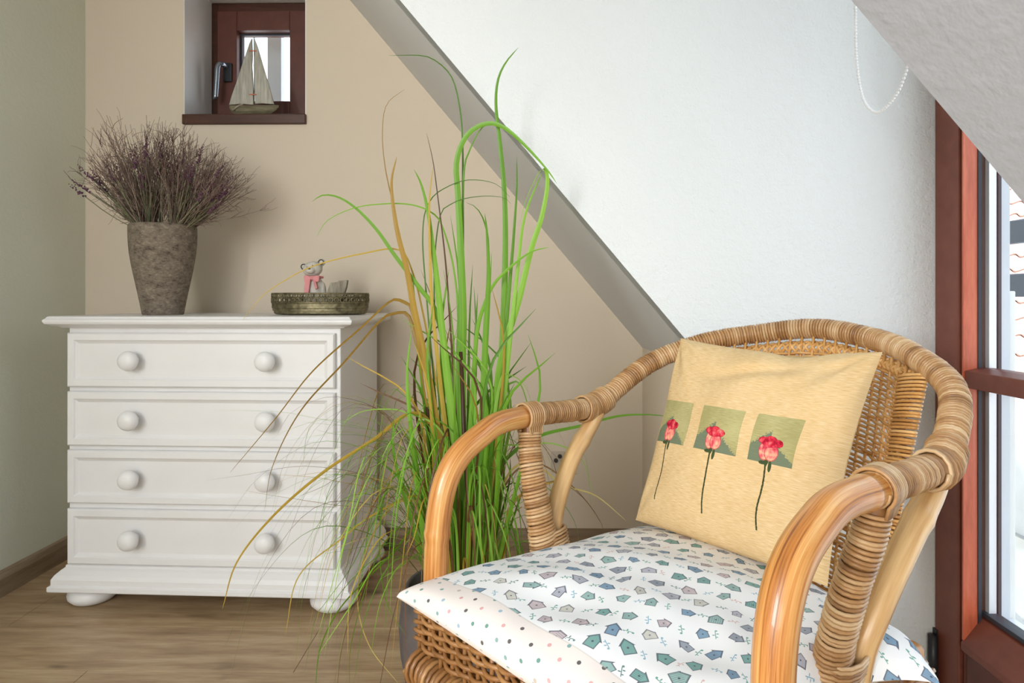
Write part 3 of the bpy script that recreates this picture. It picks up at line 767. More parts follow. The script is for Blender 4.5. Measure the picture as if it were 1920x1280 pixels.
Ztop = Zed+.052*Hh+wr*Hh+.018*np.exp(-((U-.93)/.1)**2)*(Vv)
Zbot = Zed-.020*Hh+.018*np.exp(-((U-.93)/.1)**2)*(Vv)
top = np.dstack([XY, Ztop]); bot = np.dstack([XY, Zbot])
# fabric coordinates in metres: u along the front, v measured from the hem line
vl = np.zeros_like(U); seg_l = np.linalg.norm(np.diff(top, axis=0), axis=2); vl[1:] = np.cumsum(seg_l, axis=0)
kh = 27; vl = vl-vl[kh:kh+1]
ul = np.zeros_like(U); ul[:, 1:] = np.cumsum(np.linalg.norm(np.diff(top, axis=1), axis=2), axis=1)
ul = ul.mean(0)[None, :]*np.ones_like(U)
uvt = np.dstack([ul, vl]); uvb = np.dstack([ul, -np.abs(vl)-.02])
cush = MB().grid(top, uvt).grid(bot, uvb, flip=True).build('seat_cushion', M['cotton'], None, smooth=True, fix=False)
cush.location = CP; cush.rotation_euler[2] = CRZ
tag(cush, 'white seat cushion printed with small birdhouses and dotted hem on armchair', 'cushion')

# ------------------------------------------------------------------ rose cushion
na, nb = 110, 100
A_, B_ = np.meshgrid(np.linspace(-1, 1, na), np.linspace(-1, 1, nb))
cBL, cBR, cTL, cTR = np.array([-.179, .180, .466]), np.array([.150, .150, .474]), np.array([-.150, .272, .775]), np.array([.178, .262, .772])
a, c = (A_+1)/2, (B_+1)/2
a3, c3 = a[..., None], c[..., None]
pa = A_*(1-.075*np.cos(B_*math.pi/2)**1.0); pc = B_*(1-np.where(B_ > 0, .075, .012)*np.cos(A_*math.pi/2)**1.0)
a3, c3 = ((pa+1)/2)[..., None], ((pc+1)/2)[..., None]
base = cBL*(1-a3)*(1-c3)+cBR*a3*(1-c3)+cTL*(1-a3)*c3+cTR*a3*c3
nrm = np.cross(cBR-cBL, cTL-cBL); nrm = nrm/np.linalg.norm(nrm)     # towards -y (front)
if nrm[1] > 0: nrm = -nrm
q = np.clip((1-A_**2)*(1-B_**2), 0, 1)
thick = .060*q**.5
rngp = np.random.default_rng(4)
wrk = np.zeros_like(A_)
for (ca_, cb_, am) in ((-1, 1, .0065), (1, 1, .0065), (-1, -1, .003), (1, -1, .003)):
    rr_ = np.hypot(A_-ca_, B_-cb_); th_ = np.arctan2(B_-cb_, A_-ca_)
    wrk += am*np.sin(th_*11+ca_)*np.clip(rr_/.25, 0, 1)*np.exp(-(rr_/.55)**2)
wrk += .0035*np.sin(A_*5+B_*4+1)*np.sin(B_*6-A_*2)
wrk += -.012*np.exp(-((B_-.72-.10*np.sin(A_*3))/.07)**2)*np.exp(-((A_-.15)/.55)**2)
fold = wrk+.006*np.sin(A_*7+1)*np.clip(B_-.35, 0, 1)**.7+.004*np.sin(A_*11+B_*3)*np.clip(B_-.5, 0, 1)-.016*np.exp(-((A_-.25-.25*(1-B_))/.10)**2)*np.clip(B_-.70, 0, 1)*2.2
fr_ = base+nrm*(thick+fold*q**.3)[..., None]; fr_[..., 2] -= .010*np.exp(-((A_-.3)/.22)**2)*np.clip(B_-.6, 0, 1)*2
bk_ = base-nrm*(thick*.8)[..., None]
bk_[0] = fr_[0]; bk_[-1] = fr_[-1]; bk_[:, 0] = fr_[:, 0]; bk_[:, -1] = fr_[:, -1]
uvf = np.dstack([a*.36, c*.33]); uvk = np.dstack([.30+a*.05, c*.03])
pil = MB().grid(fr_, uvf).grid(bk_, uvk, flip=True).build('rose_cushion', M['rose'], None, smooth=True, fix=False)
pil.location = CP; pil.rotation_euler[2] = CRZ
tag(pil, 'beige throw cushion with three red roses leaning against the wicker back', 'cushion')

# ------------------------------------------------------------------ white chest of drawers
DX, DY, DW = -.864, 1.70, .38
dr = thing('chest_of_drawers', 'white four drawer chest on bun feet against the back wall', 'chest of drawers', (DX, DY, 0), R(-2.0))
D = .375
mb = MB()
mb.box((-DW, .0, .112), (DW, D, .772))
mb.build('carcass', M['white'], dr, bevel=.003)
def moulded(y0, w, d, prof):
    """rectangular slab moulding: prof = list of (outset, z)"""
    mb = MB(); V = []; 
    for (o_, z) in prof: V += [(-w-o_, y0-o_, z), (w+o_, y0-o_, z), (w+o_, d, z), (-w-o_, d, z)]
    m_ = len(prof); Fc = [(0, 3, 2, 1), tuple((m_-1)*4+k for k in range(4))]
    Fc += [(i*4+k, i*4+(k+1) % 4, (i+1)*4+(k+1) % 4, (i+1)*4+k) for i in range(m_-1) for k in range(4)]
    return mb.add(V, Fc)
moulded(0, DW, D+.01, [(.012, .766), (.018, .770), (.030, .773), (.040, .777), (.043, .783), (.043, .788), (.038, .792), (.036, .796), (.032, .798)]).build('top_panel', M['white'], dr, bevel=.0008, seg=1)
moulded(0, DW, D, [(.034, .050), (.036, .053), (.036, .064), (.030, .067), (.030, .082), (.024, .092), (.013, .103), (.006, .108), (.006, .113), (.0, .116)]).build('plinth_moulding', M['white'], dr, bevel=.0008, seg=1)
# pilaster strip at the right of the front and side frame
for z0, z1 in ((.6034, .7524), (.4428, .5918), (.2851, .4312), (.1187, .2706)):
    x0, x1 = -DW+.003, DW-.012
    steps = [(0, .0), (0, -.010), (.004, -.015), (.020, -.015), (.023, -.011), (.030, -.006), (.032, -.006)]
    V = []
    for (i_, yy) in steps: V += [(x0+i_, yy, z0+i_), (x1-i_, yy, z0+i_), (x1-i_, yy, z1-i_), (x0+i_, yy, z1-i_)]
    m_ = len(steps); Fc = [(0, 3, 2, 1), tuple((m_-1)*4+k for k in range(4))]+[(i*4+k, i*4+(k+1) % 4, (i+1)*4+(k+1) % 4, (i+1)*4+k) for i in range(m_-1) for k in range(4)]
    d_ = MB().add(V, Fc).build('drawer', M['white'], dr, bevel=.0007, seg=1)
    zc = (z0+z1)/2
    for kx in (-.187, .187):
        prof = [(.001, .0), (.011, 0), (.012, .004), (.010, .010), (.014, .015), (.022, .020), (.0265, .028), (.027, .034), (.024, .042), (.015, .048), (.003, .050)]
        Mx = Matrix.Rotation(R(90), 4, 'X')
        MB().lathe(prof, (kx, -.006, zc), 24, M=Mx).build('knob', M['white'], d_, smooth=True)
for fx, fy in ((-.335, .035), (.352, .030), (-.335, D-.05), (.352, D-.05)):
    MB().lathe([(.002, 0), (.036, .0), (.052, .006), (.0625, .017), (.064, .027), (.058, .040), (.045, .050), (.002, .050)], (fx, fy, 0), 28).build('bun_foot', M['white'], dr, smooth=True)
ZT = .798
# vase
vz = thing('stone_vase', 'tapered mottled grey stoneware vase on left of white chest', 'vase', at(306, 588, 1.86)*[1, 1, 0]+[0, 0, ZT])
MB().lathe([(.002, 0), (.053, 0), (.0555, .003), (.060, .03), (.0655, .06), (.0715, .09), (.0775, .12), (.0830, .15), (.0875, .18), (.0900, .21), (.0912, .24), (.0908, .258), (.0890, .264), (.086, .264), (.084, .25), (.083, .22), (.002, .205)], n=44).build('vessel', M['vase'], vz, smooth=True)
# two bunches of dried twigs with lavender
rng = np.random.default_rng(11)
def twig_path(p0, d, L, n, crook):
    P = [np.array(p0)]; d = np.array(d, float)
    for i in range(n):
        d = d+rng.normal(0, crook, 3)+np.array([0, 0, .03]); d /= np.linalg.norm(d); P.append(P[-1]+d*L/n)
    return np.array(P), d
for bi, (ox, lab, a0, a1, nst) in enumerate(((-.034, 'left bunch of dried heather twigs spreading from the stone vase', -50, 14, 175), (.036, 'right bunch of dried heather twigs leaning right from the stone vase', -10, 55, 160))):
    b_ = thing('dried_bouquet', lab, 'dried flowers', vz.location+Vector((ox, 0, .240)), group='dried bunches in the stone vase')
    tw = MB(); gs = MB(); lv = MB()
    for k in range(nst):
        an = R(rng.uniform(a0, a1)); dep = rng.normal(0, .24)
        dd = np.array([math.sin(an), dep*.8, math.cos(an)]); dd /= np.linalg.norm(dd)
        lim = .350 if bi == 0 else .330
        L = lim*rng.uniform(.66, 1.0)*(1.0-.16*min(1, abs(an)/.85))
        if bi == 1: L *= 1-.22*max(0, (10-abs(math.degrees(an)-30))/40)
        p0 = np.array([math.sin(an)*.016+rng.normal(0, .007), rng.normal(0, .016), 0])
        if abs(p0[0]+ox) > .072: p0[0] = math.copysign(.07, p0[0]+ox)-ox
        # keep the lower run inside the mouth of the vase
        P, d1 = twig_path(p0, dd, L, 9, .075)
        tt = rng.uniform(0, 1)
        tw.tube(P, np.linspace(.0013, .0005, len(P)), 4, tint=tt)
        for j in range(rng.integers(6, 11)):
            i_ = rng.integers(2, len(P)-1); sd = (P[i_]-P[i_-1]); sd /= np.linalg.norm(sd)
            sd = sd+rng.normal(0, .42, 3); sd /= np.linalg.norm(sd)
            Q, _ = twig_path(P[i_], sd, rng.uniform(.025, .07), 4, .25)
            tw.tube(Q, np.linspace(.0008, .0004, len(Q)), 3, tint=np.clip(tt+rng.normal(0, .2), 0, 1))
        if rng.uniform() < .5:
            P, _ = twig_path(p0+rng.normal(0, .004, 3), dd, L*rng.uniform(.4, .6), 6, .03); gs.tube(P, .0013, 4, tint=rng.uniform(.2, .9))
    lsp = [(-68, .20), (-40, .19), (-22, .17), (5, .16)] if bi == 0 else [(64, .165), (55, .17), (70, .125), (38, .17), (20, .15), (8, .20), (48, .13)]
    for k in range(16): lsp.append((rng.uniform(a0, a1), rng.uniform(.12, .22)))
    for an, L in lsp:
        an = R(an); dep = rng.uniform(-.5, .1); dd = np.array([math.sin(an), dep, math.cos(an)]); dd /= np.linalg.norm(dd)
        P, d1 = twig_path((math.sin(an)*.024, -.01, 0.005), dd, L, 6, .03); gs.tube(P, .0012, 4, tint=.5)
        for j in range(9):
            c = P[-1]+d1*j*.0062; rr = .0042*(1-.06*j)
            for q_ in range(3):
                o3 = rng.normal(0, .0022, 3); lv.ball(c+o3, (rr*.7, rr*.7, rr*.8), 6)
    tag(tw.build('twigs', M['twig'], b_, smooth=True, fix=False), kind='stuff')
    tag(gs.build('stems', M['greenstem'], b_, smooth=True, fix=False), kind='stuff')
    tag(lv.build('lavender_heads', M['lavender'], b_, smooth=True, fix=False), 'dusty purple lavender heads', kind='stuff')
# metal tray with pierced gallery
TC = at(601, 588, 1.875)*[1, 1, 0]+[0, 0, ZT]
tr = thing('metal_tray', 'oval tarnished metal tray with pierced rim on the white chest', 'tray', TC)
ax_, ay_ = .143, .085
def oval(n, k=1.0, z=0.): a = np.arange(n)/n*2*math.pi; return np.column_stack([ax_*k*np.cos(a), ay_*k*np.sin(a), np.full(n, z)])
MB().lathe([(.002, .002), (.92, .002), (.955, .005), (.965, .016), (1.0, .020), (1.0, .034), (.985, .034), (.985, .012), (.002, .010)], n=80, sx=ax_, sy=ay_).build('base_dish', M['tray'], tr, bevel=0, smooth=False)
ob = oval(90); mb = MB()
mb.tube(oval(90, .995, .0625), .0024, 6, closed=True); mb.tube(oval(90, .995, .051), .0010, 5, closed=True); mb.tube(oval(90, .995, .0355), .0030, 6, closed=True)
mb.build('rim', M['tray'], tr, smooth=True)
mb = MB(); nR = 46; C_ = resample(np.vstack([ob, ob[:1]]), n=nR+1)[:-1]
for k in range(nR):
    c = C_[k].copy(); tdir = C_[(k+1) % nR]-C_[k-1]; tdir /= np.linalg.norm(tdir); a = np.arange(10)/10*2*math.pi
    c[2] = .0435
    Q = c+np.outer(np.cos(a), tdir)*.0062+np.outer(np.sin(a), [0, 0, 1])*.0062
    mb.tube(Q, .0024, 4, closed=True)
    for s2 in (-.25, .25):
        c2 = c+tdir*s2*.018; c2[2] = .0567; Q = c2+np.outer(np.cos(a), tdir)*.0034+np.outer(np.sin(a), [0, 0, 1])*.0046
        mb.tube(Q, .0017, 4, closed=True)
tag(mb.build('pierced_gallery', M['tray'], tr, smooth=True), kind='stuff')
# bear figurine
BCp = TC+np.array([-.018, .0, .0135])
be = thing('bear_figurine', 'small pale stone bear with pink bow standing in the metal tray', 'figurine', BCp)
mb = MB()
mb.ball((0, 0, .038), (.021, .017, .036), 20); mb.ball((-.016, .0, .03), (.007, .010, .030), 14); mb.ball((.018, 0, .03), (.007, .010, .030), 14)
mb.ball((-.010, -.012, .008), (.010, .018, .009), 12); mb.ball((.011, -.012, .008), (.010, .018, .009), 12)
Mr = Matrix.Rotation(R(-10), 4, 'Y')
mb.ball((-.003, -.002, .086), (.0205, .0175, .0165), 20, M=Mr); mb.ball((-.003, -.016, .083), (.010, .009, .0075), 14)
mb.ball((-.0225, .002, .091), (.0082, .0045, .0082), 12); mb.ball((.0145, .002, .1005), (.0082, .0045, .0082), 12)
o = mb.build('body', M['bear'], be, smooth=True)
rm = o.modifiers.new('remesh', 'REMESH'); rm.mode = 'VOXEL'; rm.voxel_size = .0014; rm.use_smooth_shade = True
sm = o.modifiers.new('smooth', 'SMOOTH'); sm.iterations = 3
for ex, ez in ((-.0225, .0912), (.0145, .1007)):
    a = np.arange(14)/14*2*math.pi; MB().tube(np.column_stack([ex+.0052*np.cos(a), np.full(14, -.0032), ez+.0052*np.sin(a)]), .0010, 5, closed=True).build('ear_ring', M['black'], be, smooth=True)
for ex, ez in ((-.0095, .0895), (.0015, .0925)): MB().ball((ex, -.0168, ez), .0017, 8).build('eye', M['black'], be, smooth=True)
MB().ball((-.003, -.0250, .0862), (.0026, .0018, .0020), 10).build('nose', M['black'], be, smooth=True)
mb = MB(); mb.ball((0, -.0165, .066), (.004, .004, .0045), 10)
for s2 in (-1, 1):
    V = []
    for yy in (-.0195, -.014): V += [(s2*.001, yy, .0675), (s2*.010, yy, .0725), (s2*.0165, yy, .0715), (s2*.0150, yy, .059), (s2*.009, yy, .0585), (s2*.001, yy, .0645)]
    mb.add(V, [(0, 1, 2, 3, 4, 5), (6, 7, 8, 9, 10, 11)]+[(i, (i+1) % 6, 6+(i+1) % 6, 6+i) for i in range(6)])
mb.add([(-.002, -.0205, .066), (-.014, -.0200, .06), (-.0145, -.0225, .036), (-.005, -.0235, .034), (-.002, -.016, .066), (-.014, -.0150, .06), (-.0145, -.0165, .036), (-.005, -.0175, .034)], [(0, 1, 2, 3), (4, 5, 6, 7), (0, 1, 5, 4), (1, 2, 6, 5), (2, 3, 7, 6), (3, 0, 4, 7)])
mb.add([(.002, -.0205, .066), (.008, -.0200, .062), (.0135, -.0225, .046), (.009, -.0235, .0425), (.002, -.016, .066), (.008, -.0150, .062), (.0135, -.0165, .046), (.009, -.0175, .0425)], [(0, 1, 2, 3), (4, 5, 6, 7), (0, 1, 5, 4), (1, 2, 6, 5), (2, 3, 7, 6), (3, 0, 4, 7)])
mb.build('bow', M['pinkbow'], be, bevel=.001)
MB().tube(np.column_stack([.0165*np.cos(np.arange(20)/20*2*math.pi), -.001+.0155*np.sin(np.arange(20)/20*2*math.pi), np.full(20, .069)]), .0028, 6, closed=True).build('neck_ribbon', M['pinkbow'], be, smooth=True)
be.scale = (1.42,)*3
dw = thing('driftwood_blocks', 'two small slanting pieces of grey weathered wood in the metal tray', 'wood pieces', TC+np.array([.040, .0, .0125]))
for k, (x0, lean, wdt, hh) in enumerate(((-.006, .018, .0085, .058), (.012, .018, .011, .062))):
    mb = MB(); V = []
    for i_ in range(5):
        z = hh*i_/4; x = x0+lean*i_/4-.01; w_ = wdt*(1-.12*math.sin(i_*1.7)); V += [(x-w_, -.006, z), (x+w_, -.006, z+.002), (x+w_, .006, z+.002), (x-w_, .006, z)]
    mb.add(V, [(0, 3, 2, 1), (16, 17, 18, 19)]+[(i*4+k2, i*4+(k2+1) % 4, (i+1)*4+(k2+1) % 4, (i+1)*4+k2) for i in range(4) for k2 in range(4)])
    mb.build('wood_piece', M['drift'], dw, bevel=.002)
dw.scale = (1.42,)*3
# ------------------------------------------------------------------ wooden sailing boat on the sill
Yb_ = 2.132
def wp(px, py): k = Yb_; return ((px-975)/F*k, EYE+(560-py)/F*k)
bx, bz = wp(473, 213); boat = thing('model_sailboat', 'weathered wooden toy sailboat on the small window sill', 'model boat', (bx, Yb_, 1.471))
def bl(pts): return [(wp(a, c)[0]-bx, wp(a, c)[1]-bz) for a, c in pts]
mb = MB(); st = []
for x, hw, z0, z1 in ((-.083, .003, .024, .034), (-.075, .010, .010, .033), (-.055, .017, .002, .030), (0, .021, .0, .029), (.05, .017, .001, .031), (.072, .009, .014, .034), (.087, .002, .028, .036)):
    st.append([(x, -hw, z1), (x, -hw*.75, (z0+z1)/2-.003), (x, 0, z0), (x, hw*.75, (z0+z1)/2-.003), (x, hw, z1)])
V = [p for s_ in st for p in s_]; Fc = [(i*5+k, i*5+(k+1) % 5, (i+1)*5+(k+1) % 5, (i+1)*5+k) for i in range(6) for k in range(5)]+[(0, 1, 2, 3, 4), tuple(30+k for k in range(5))]
mb.add(V, Fc).build('hull', M['hull'], boat, bevel=.002)
mn = bl([(427, 193), (432, 176), (442, 148), (455, 108), (466, 76), (470, 68), (471, 100), (470, 120), (472, 150), (473, 193), (450, 191)])
jb = bl([(474, 66), (481, 84), (492, 122), (503, 158), (512, 192), (490, 190), (476, 191), (475, 150), (473, 118), (475, 95)])
MB().prism(mn, 1, -.004, .004).build('mainsail', M['sail'], boat, bevel=.001)
MB().prism(jb, 1, -.003, .003).build('jib', M['sail'], boat, bevel=.001)
mt = bl([(473, 208), (472.5, 64)]); MB().tube([(mt[0][0], .005, mt[0][1]), (mt[1][0], .005, mt[1][1])], .0016, 6).build('mast', M['hull'], boat, smooth=True)
for py in (92, 174):
    c = bl([(472.5, py)])[0]; MB().box((c[0]-.012, -.0065, c[1]-.0015), (c[0]+.012, -.0045, c[1]+.0015)).build('sail_tie', M['mahogany_red'], boat)
P = bl([(438, 206), (446, 199), (457, 194)]); MB().tube([(p[0], -.018, p[1]) for p in P], .003, 6).build('oar', M['drift'], boat, smooth=True)

# ------------------------------------------------------------------ bead chain of the roller blind
chn = thing('blind_bead_chain', 'white bead chain loop of a roller blind hanging before the white wall', 'bead chain', (.64, 1.11, 1.179))
P = spline([(0, .095, .70), (0, .095, .40), (0, .094, .22), (0, .090, .12), (0, .070, .045), (0, .035, .006), (0, 0, 0), (0, -.045, .020), (0, -.075, .07), (0, -.082, .14), (0, -.085, .40), (0, -.085, .70)], 10)
P = resample(P, .0062); bm0 = MB().ball((0, 0, 0), .0029, 8); o = bm0.build('bead', M['bead'], chn, smooth=True); o.location = P[0]
nbead = 0
for p in P[1:]:
    b2 = o.copy(); COL.objects.link(b2); b2.parent = chn; b2.location = p; nbead += 1
MB().tube(P, .0005, 4).build('cord', M['bead'], chn)
# wall socket low on the back wall
so = thing('wall_socket', 'small beige wall socket low on back wall behind the grass', 'socket', (at(1046, 866, 2.13)[0], YB, at(1046, 866, 2.11)[2]))
MB().box((-.024, -.010, -.035), (.024, 0, .035)).build('cover_plate', M['socket'], so, bevel=.004)
for x, z in ((.005, .020), (-.008, .006), (.020, .006)):
    MB().lathe([(.001, 0), (.0075, 0), (.0065, .006), (.001, .006)], (x, -.010, z), 14, M=Matrix.Rotation(R(90), 4, 'X')).build('plug_hole', M['black'], so)
# ------------------------------------------------------------------ potted ornamental grass
PD = 1.255; PC = at(868, 1000, PD)*[1, 1, 0]
pl = thing('potted_grass', 'tall green ornamental grass in grey pot between chest and armchair', 'plant', PC)
potz = .275
MB().lathe([(.002, 0), (.078, 0), (.088, .01), (.112, .08), (.124, .15), (.127, .20), (.122, .245), (.114, potz), (.106, potz), (.108, .24), (.002, .235)], n=40).build('pot', M['pot'], pl, smooth=True)
MB().lathe([(.002, .236), (.108, .236), (.105, .246), (.05, .252), (.002, .254)], n=30).build('soil', M['soil'], pl, smooth=True)
rng = np.random.default_rng(21)
nblade = 0
def blade(P, wmax, mat, tbase, ttip=None, wprof=None, face=None):
    """a folded grass blade following P (world coordinates)"""
    global nblade
    P = resample(np.asarray(P, float), n=max(16, min(72, len(P)))); m_ = len(P)
    Tn = np.gradient(P, axis=0); Tn /= np.linalg.norm(Tn, axis=1, keepdims=True)
    f0 = np.array([math.cos(face or 0), math.sin(face or 0), 0]) if face is not None else np.array([1., 0, 0])
    side = np.zeros((m_, 3)); pv = f0
    for i in range(m_):
        v = pv-Tn[i]*(pv@Tn[i]); l = np.linalg.norm(v)
        if l < .05: v = np.cross(Tn[i], [0, 1, 0]); l = np.linalg.norm(v)
        side[i] = v/l; pv = side[i]
    up_ = np.cross(side, Tn)
    s_ = np.linspace(0, 1, m_); w_ = wmax*np.minimum(1, .7+s_*1.5)*np.clip(1-s_, 0, 1)**.55+.0003
    G = np.stack([P-side*w_[:, None]/2, P+up_*w_[:, None]*.14, P+side*w_[:, None]/2], 1)
    ttip = tbase if ttip is None else ttip
    T = np.repeat(tbase+(ttip-tbase)*s_, 3)
    L = np.concatenate([[0], np.cumsum(np.linalg.norm(np.diff(P, axis=0), axis=1))])
    uv = np.zeros((m_, 3, 2)); uv[:, :, 0] = np.array([0, .5, 1])[None]; uv[:, :, 1] = L[:, None]
    mb = MB().grid(G-PC, uv, tint=T)
    mb.build('grass_blade', mat, pl, smooth=True, fix=False); nblade += 1
G_, Y_, B_k = M['leaf'], M['leaf_y'], M['leaf_b']
def tb(pts, wpx, mat, t0, t1=None, d0=PD, d1=None, face=None):
    d1 = PD-.06 if d1 is None else d1; n_ = len(pts)
    P = np.array([at(px, py, d0+(d1-d0)*i/(n_-1)) for i, (px, py) in enumerate(pts)])
    P = spline(P, 9); blade(P, (wpx*1.28 if wpx > 6 else wpx*1.05)*PD/F, mat, t0, t1, face=face)
tb([(868, 1010), (850, 800), (838, 680), (817, 584), (783, 535), (739, 477), (705, 429), (667, 390), (633, 369), (604, 366), (585, 378)], 11, G_, .42, .4)
tb([(868, 1010), (866, 700), (868, 600), (865, 496), (859, 370), (856, 303), (875, 254), (909, 232), (942, 237), (981, 269), (1025, 317), (1044, 344)], 15, G_, .40, .40, d1=1.17)
tb([(862, 1010), (858, 700), (866, 450), (870, 322), (880, 283), (899, 245), (921, 228), (924, 242)], 7, G_, .3, .3)
tb([(870, 1010), (868, 600), (868, 400), (867, 259), (860, 191), (846, 143), (817, 114), (788, 104), (729, 104)], 6, G_, .15, .1)
tb([(925, 1010), (940, 700), (947, 496), (946, 370), (938, 274), (930, 201), (933, 153), (947, 119), (972, 89)], 13, G_, .48, .25, d1=1.18)
tb([(915, 1010), (930, 760), (943, 661), (972, 564), (996, 467), (1015, 409), (1026, 351), (1024, 320), (1015, 317), (1001, 341), (986, 375), (975, 417)], 14, G_, .42, .75, d1=1.17)
tb([(925, 1000), (940, 800), (952, 676), (972, 492), (981, 419), (996, 370), (1018, 322)], 10, G_, .8, .6)
tb([(880, 1000), (850, 800), (831, 637), (821, 540), (812, 467), (802, 395), (790, 346), (776, 317)], 15, G_, .78, .4)
tb([(860, 1000), (835, 800), (819, 661), (809, 555), (806, 467), (805, 380), (812, 312)], 8, Y_, .7, .6)
tb([(850, 1000), (815, 780), (797, 676), (778, 588), (763, 506), (744, 429), (734, 346), (744, 293)], 15, Y_, .5, .3)
tb([(845, 1000), (800, 760), (765, 520), (745, 420), (734, 370), (722, 312), (717, 250), (725, 196), (759, 167)], 4, Y_, .35, .15)
tb([(905, 1000), (940, 700), (957, 516), (964, 429), (969, 351), (969, 293)], 9, G_, .4, .2)
tb([(893, 1000), (905, 780), (911, 613), (916, 516), (913, 438), (909, 400)], 14, G_, .55, .3)
tb([(870, 1000), (885, 760), (894, 627), (909, 569), (928, 530), (962, 496), (996, 472), (1030, 463)], 10, G_, .4, .5)
tb([(890, 1000), (912, 600), (916, 467), (909, 419), (894, 390), (875, 380)], 7, G_, .25, .2)
tb([(840, 1000), (815, 600), (822, 419), (851, 380), (899, 368), (943, 370), (958, 382)], 4, G_, .1, .1)
tb([(840, 1000), (800, 560), (793, 430), (807, 375), (841, 349), (880, 337), (928, 344), (957, 370)], 4, G_, .1, .1)
tb([(870, 1000), (860, 620), (851, 506), (831, 429), (812, 400), (768, 383), (705, 383), (657, 392), (613, 414), (594, 443)], 5, G_, .3, .6)
tb([(870, 1000), (800, 620), (770, 500), (744, 467), (681, 475), (608, 492), (560, 511), (500, 548), (470, 580), (455, 600)], 4.5, Y_, .45, .75)
tb([(868, 1000), (850, 700), (841, 564), (834, 477), (821, 370), (812, 303), (800, 250)], 5, B_k, .4, .2)
tb([(850, 1000), (810, 760), (775, 590), (755, 566), (731, 565), (675, 616), (586, 696), (516, 785), (431, 886)], 7, Y_, .2, .15, d1=1.35)
tb([(850, 1000), (812, 760), (780, 640), (765, 590), (738, 588), (712, 602), (647, 677), (563, 771), (511, 874), (496, 958)], 7, Y_, .15, .1, d1=1.35)
tb([(850, 1000), (825, 860), (800, 785), (760, 778), (703, 822), (609, 883), (516, 963), (445, 1052), (417, 1141)], 7, Y_, .5, .6, d1=1.2)
tb([(860, 1000), (850, 870), (820, 800), (760, 773), (731, 767), (680, 771), (640, 794)], 5, G_, .8, .8)
tb([(850, 1020), (820, 985), (780, 985), (740, 1032), (689, 1084), (637, 1141), (601, 1213), (591, 1290)], 8, G_, .5, .6, d1=1.12)
tb([(860, 1000), (820, 950), (751, 940), (710, 981), (679, 1058), (671, 1136), (694, 1213), (746, 1280)], 4, Y_, .85, .9, d1=1.15)
tb([(860, 1000), (830, 880), (802, 867), (715, 955), (660, 1060), (610, 1130), (591, 1161), (570, 1265)], 4, G_, .5, .7, d1=1.15)
tb([(905, 1000), (960, 880), (1014, 878), (1055, 909), (1117, 929), (1174, 976)], 5, Y_, .85, .95, d1=1.33)
tb([(905, 1000), (960, 890), (1010, 870), (1060, 900), (1100, 940), (1130, 985)], 4, B_k, .9, .9, d1=1.33)
tb([(905, 1000), (920, 900), (960, 850), (1014, 816), (1089, 798), (1158, 780), (1210, 777), (1254, 780)], 7, G_, .3, .4, d1=1.36)
tb([(900, 1000), (930, 850), (985, 835), (1040, 832), (1090, 860), (1112, 925)], 4, G_, .8, .8, d1=1.33)
tb([(880, 1010), (900, 800), (935, 740), (970, 715), (990, 760), (1010, 850), (1030, 980)], 5, G_, .7, .6, d1=1.33)
tb([(900, 1010), (935, 730), (960, 705), (985, 725), (998, 760)], 8, G_, .55, .85)
tb([(860, 1010), (840, 900), (790, 870), (730, 905), (712, 1000), (722, 1120), (760, 1190)], 5, G_, .5, .5, d1=1.12)
tb([(852, 1010), (800, 960), (740, 995), (700, 1060), (660, 1200), (655, 1290)], 5, G_, .6, .6, d1=1.12)
tb([(852, 1010), (790, 930), (700, 965), (640, 1010), (560, 1080), (535, 1190)], 4, Y_, .7, .7, d1=1.2)
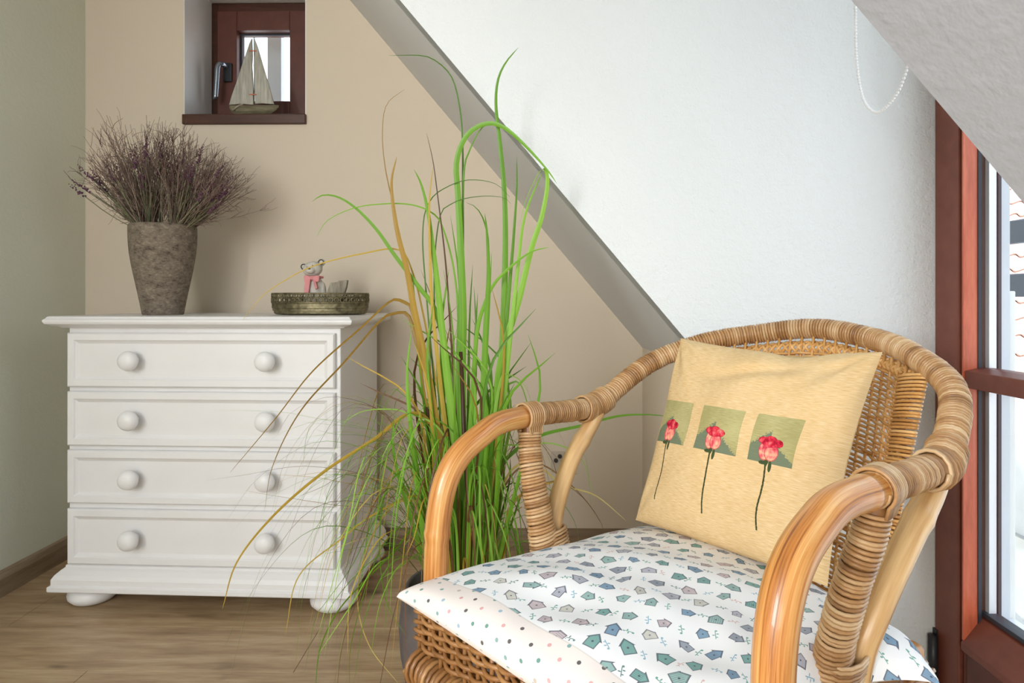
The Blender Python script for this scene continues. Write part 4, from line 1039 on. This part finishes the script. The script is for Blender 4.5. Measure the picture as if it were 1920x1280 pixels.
# upright fill
for k in range(72):
    bx_ = rng.uniform(-.065, .065); by_ = rng.uniform(-.06, .06); hgt = rng.uniform(.30, .80)*(1-.3*abs(bx_)/.07)
    lean = bx_*rng.uniform(.6, 1.6)+rng.normal(0, .02); ly_ = rng.uniform(-.05, .07)
    tipd = rng.normal(0, .06)
    P = [PC+np.array([bx_*.8, by_*.8, .245]), PC+np.array([bx_+lean*.3, by_+ly_*.3, .25+hgt*.4]), PC+np.array([bx_+lean*.7, by_+ly_*.7, .25+hgt*.8]), PC+np.array([bx_+lean+tipd, by_+ly_, .25+hgt])]
    q_ = rng.uniform()
    mt_ = G_ if q_ < .66 else (Y_ if q_ < .84 else B_k)
    if mt_ is not G_: hgt *= .8
    blade(spline(P, 5), rng.uniform(.0055, .0145), mt_, rng.uniform(.25, .85), rng.uniform(.1, .6), face=rng.normal(0, .5))
# arching thin blades all round
for k in range(240):
    az = rng.uniform(0, 2*math.pi) if k % 2 else rng.normal(math.pi+.25, .75)
    if nblade > 294: break
    out = rng.uniform(.14, .36)+(.08 if math.cos(az) < -.5 else 0); up_h = rng.uniform(.12, .42); drop = rng.uniform(-.05, .36)
    dx, dy = math.cos(az), math.sin(az)
    if dy > 0: out *= .8
    if dy < -.3: out *= .62
    if dx > .3: out *= .75
    p0 = np.array([dx*.05, dy*.05, .245])
    P = [p0, p0+np.array([dx*out*.22, dy*out*.22, up_h*.8]), p0+np.array([dx*out*.55, dy*out*.55, up_h]), p0+np.array([dx*out*.86, dy*out*.86, up_h-drop*.40]), p0+np.array([dx*out, dy*out, up_h-drop])]
    P = np.array(P); P[2:] += rng.normal(0, .006, (3, 3)); P[:, 2] = np.maximum(P[:, 2], .03)
    Pw = P+PC
    if Pw[:, 0].max() > XK-.03 or Pw[:, 1].max() > YB-.05: continue
    if (Pw[:, 1].max() > 1.58 and Pw[:, 0].min() < -.38): continue
    q_ = rng.uniform(); mt_ = G_ if q_ < .6 else (Y_ if q_ < .78 else B_k)
    blade(spline(Pw, 6), rng.uniform(.0028, .0058), mt_, rng.uniform(.2, .95), rng.uniform(.2, .95), face=az+math.pi/2)
MB().tube([(.0-.04, 0, .24), (-.055, -.01, .5), (-.07, -.01, .63)], [.006, .005, .004], 8, tint=.1).build('cane_stem', M['leaf_b'], pl, smooth=True)
MB().tube([(.01, .01, .24), (.005, .0, .5), (-.003, -.01, .74)], [.006, .006, .004], 8, tint=.1).build('cane_stem', M['leaf_b'], pl, smooth=True)
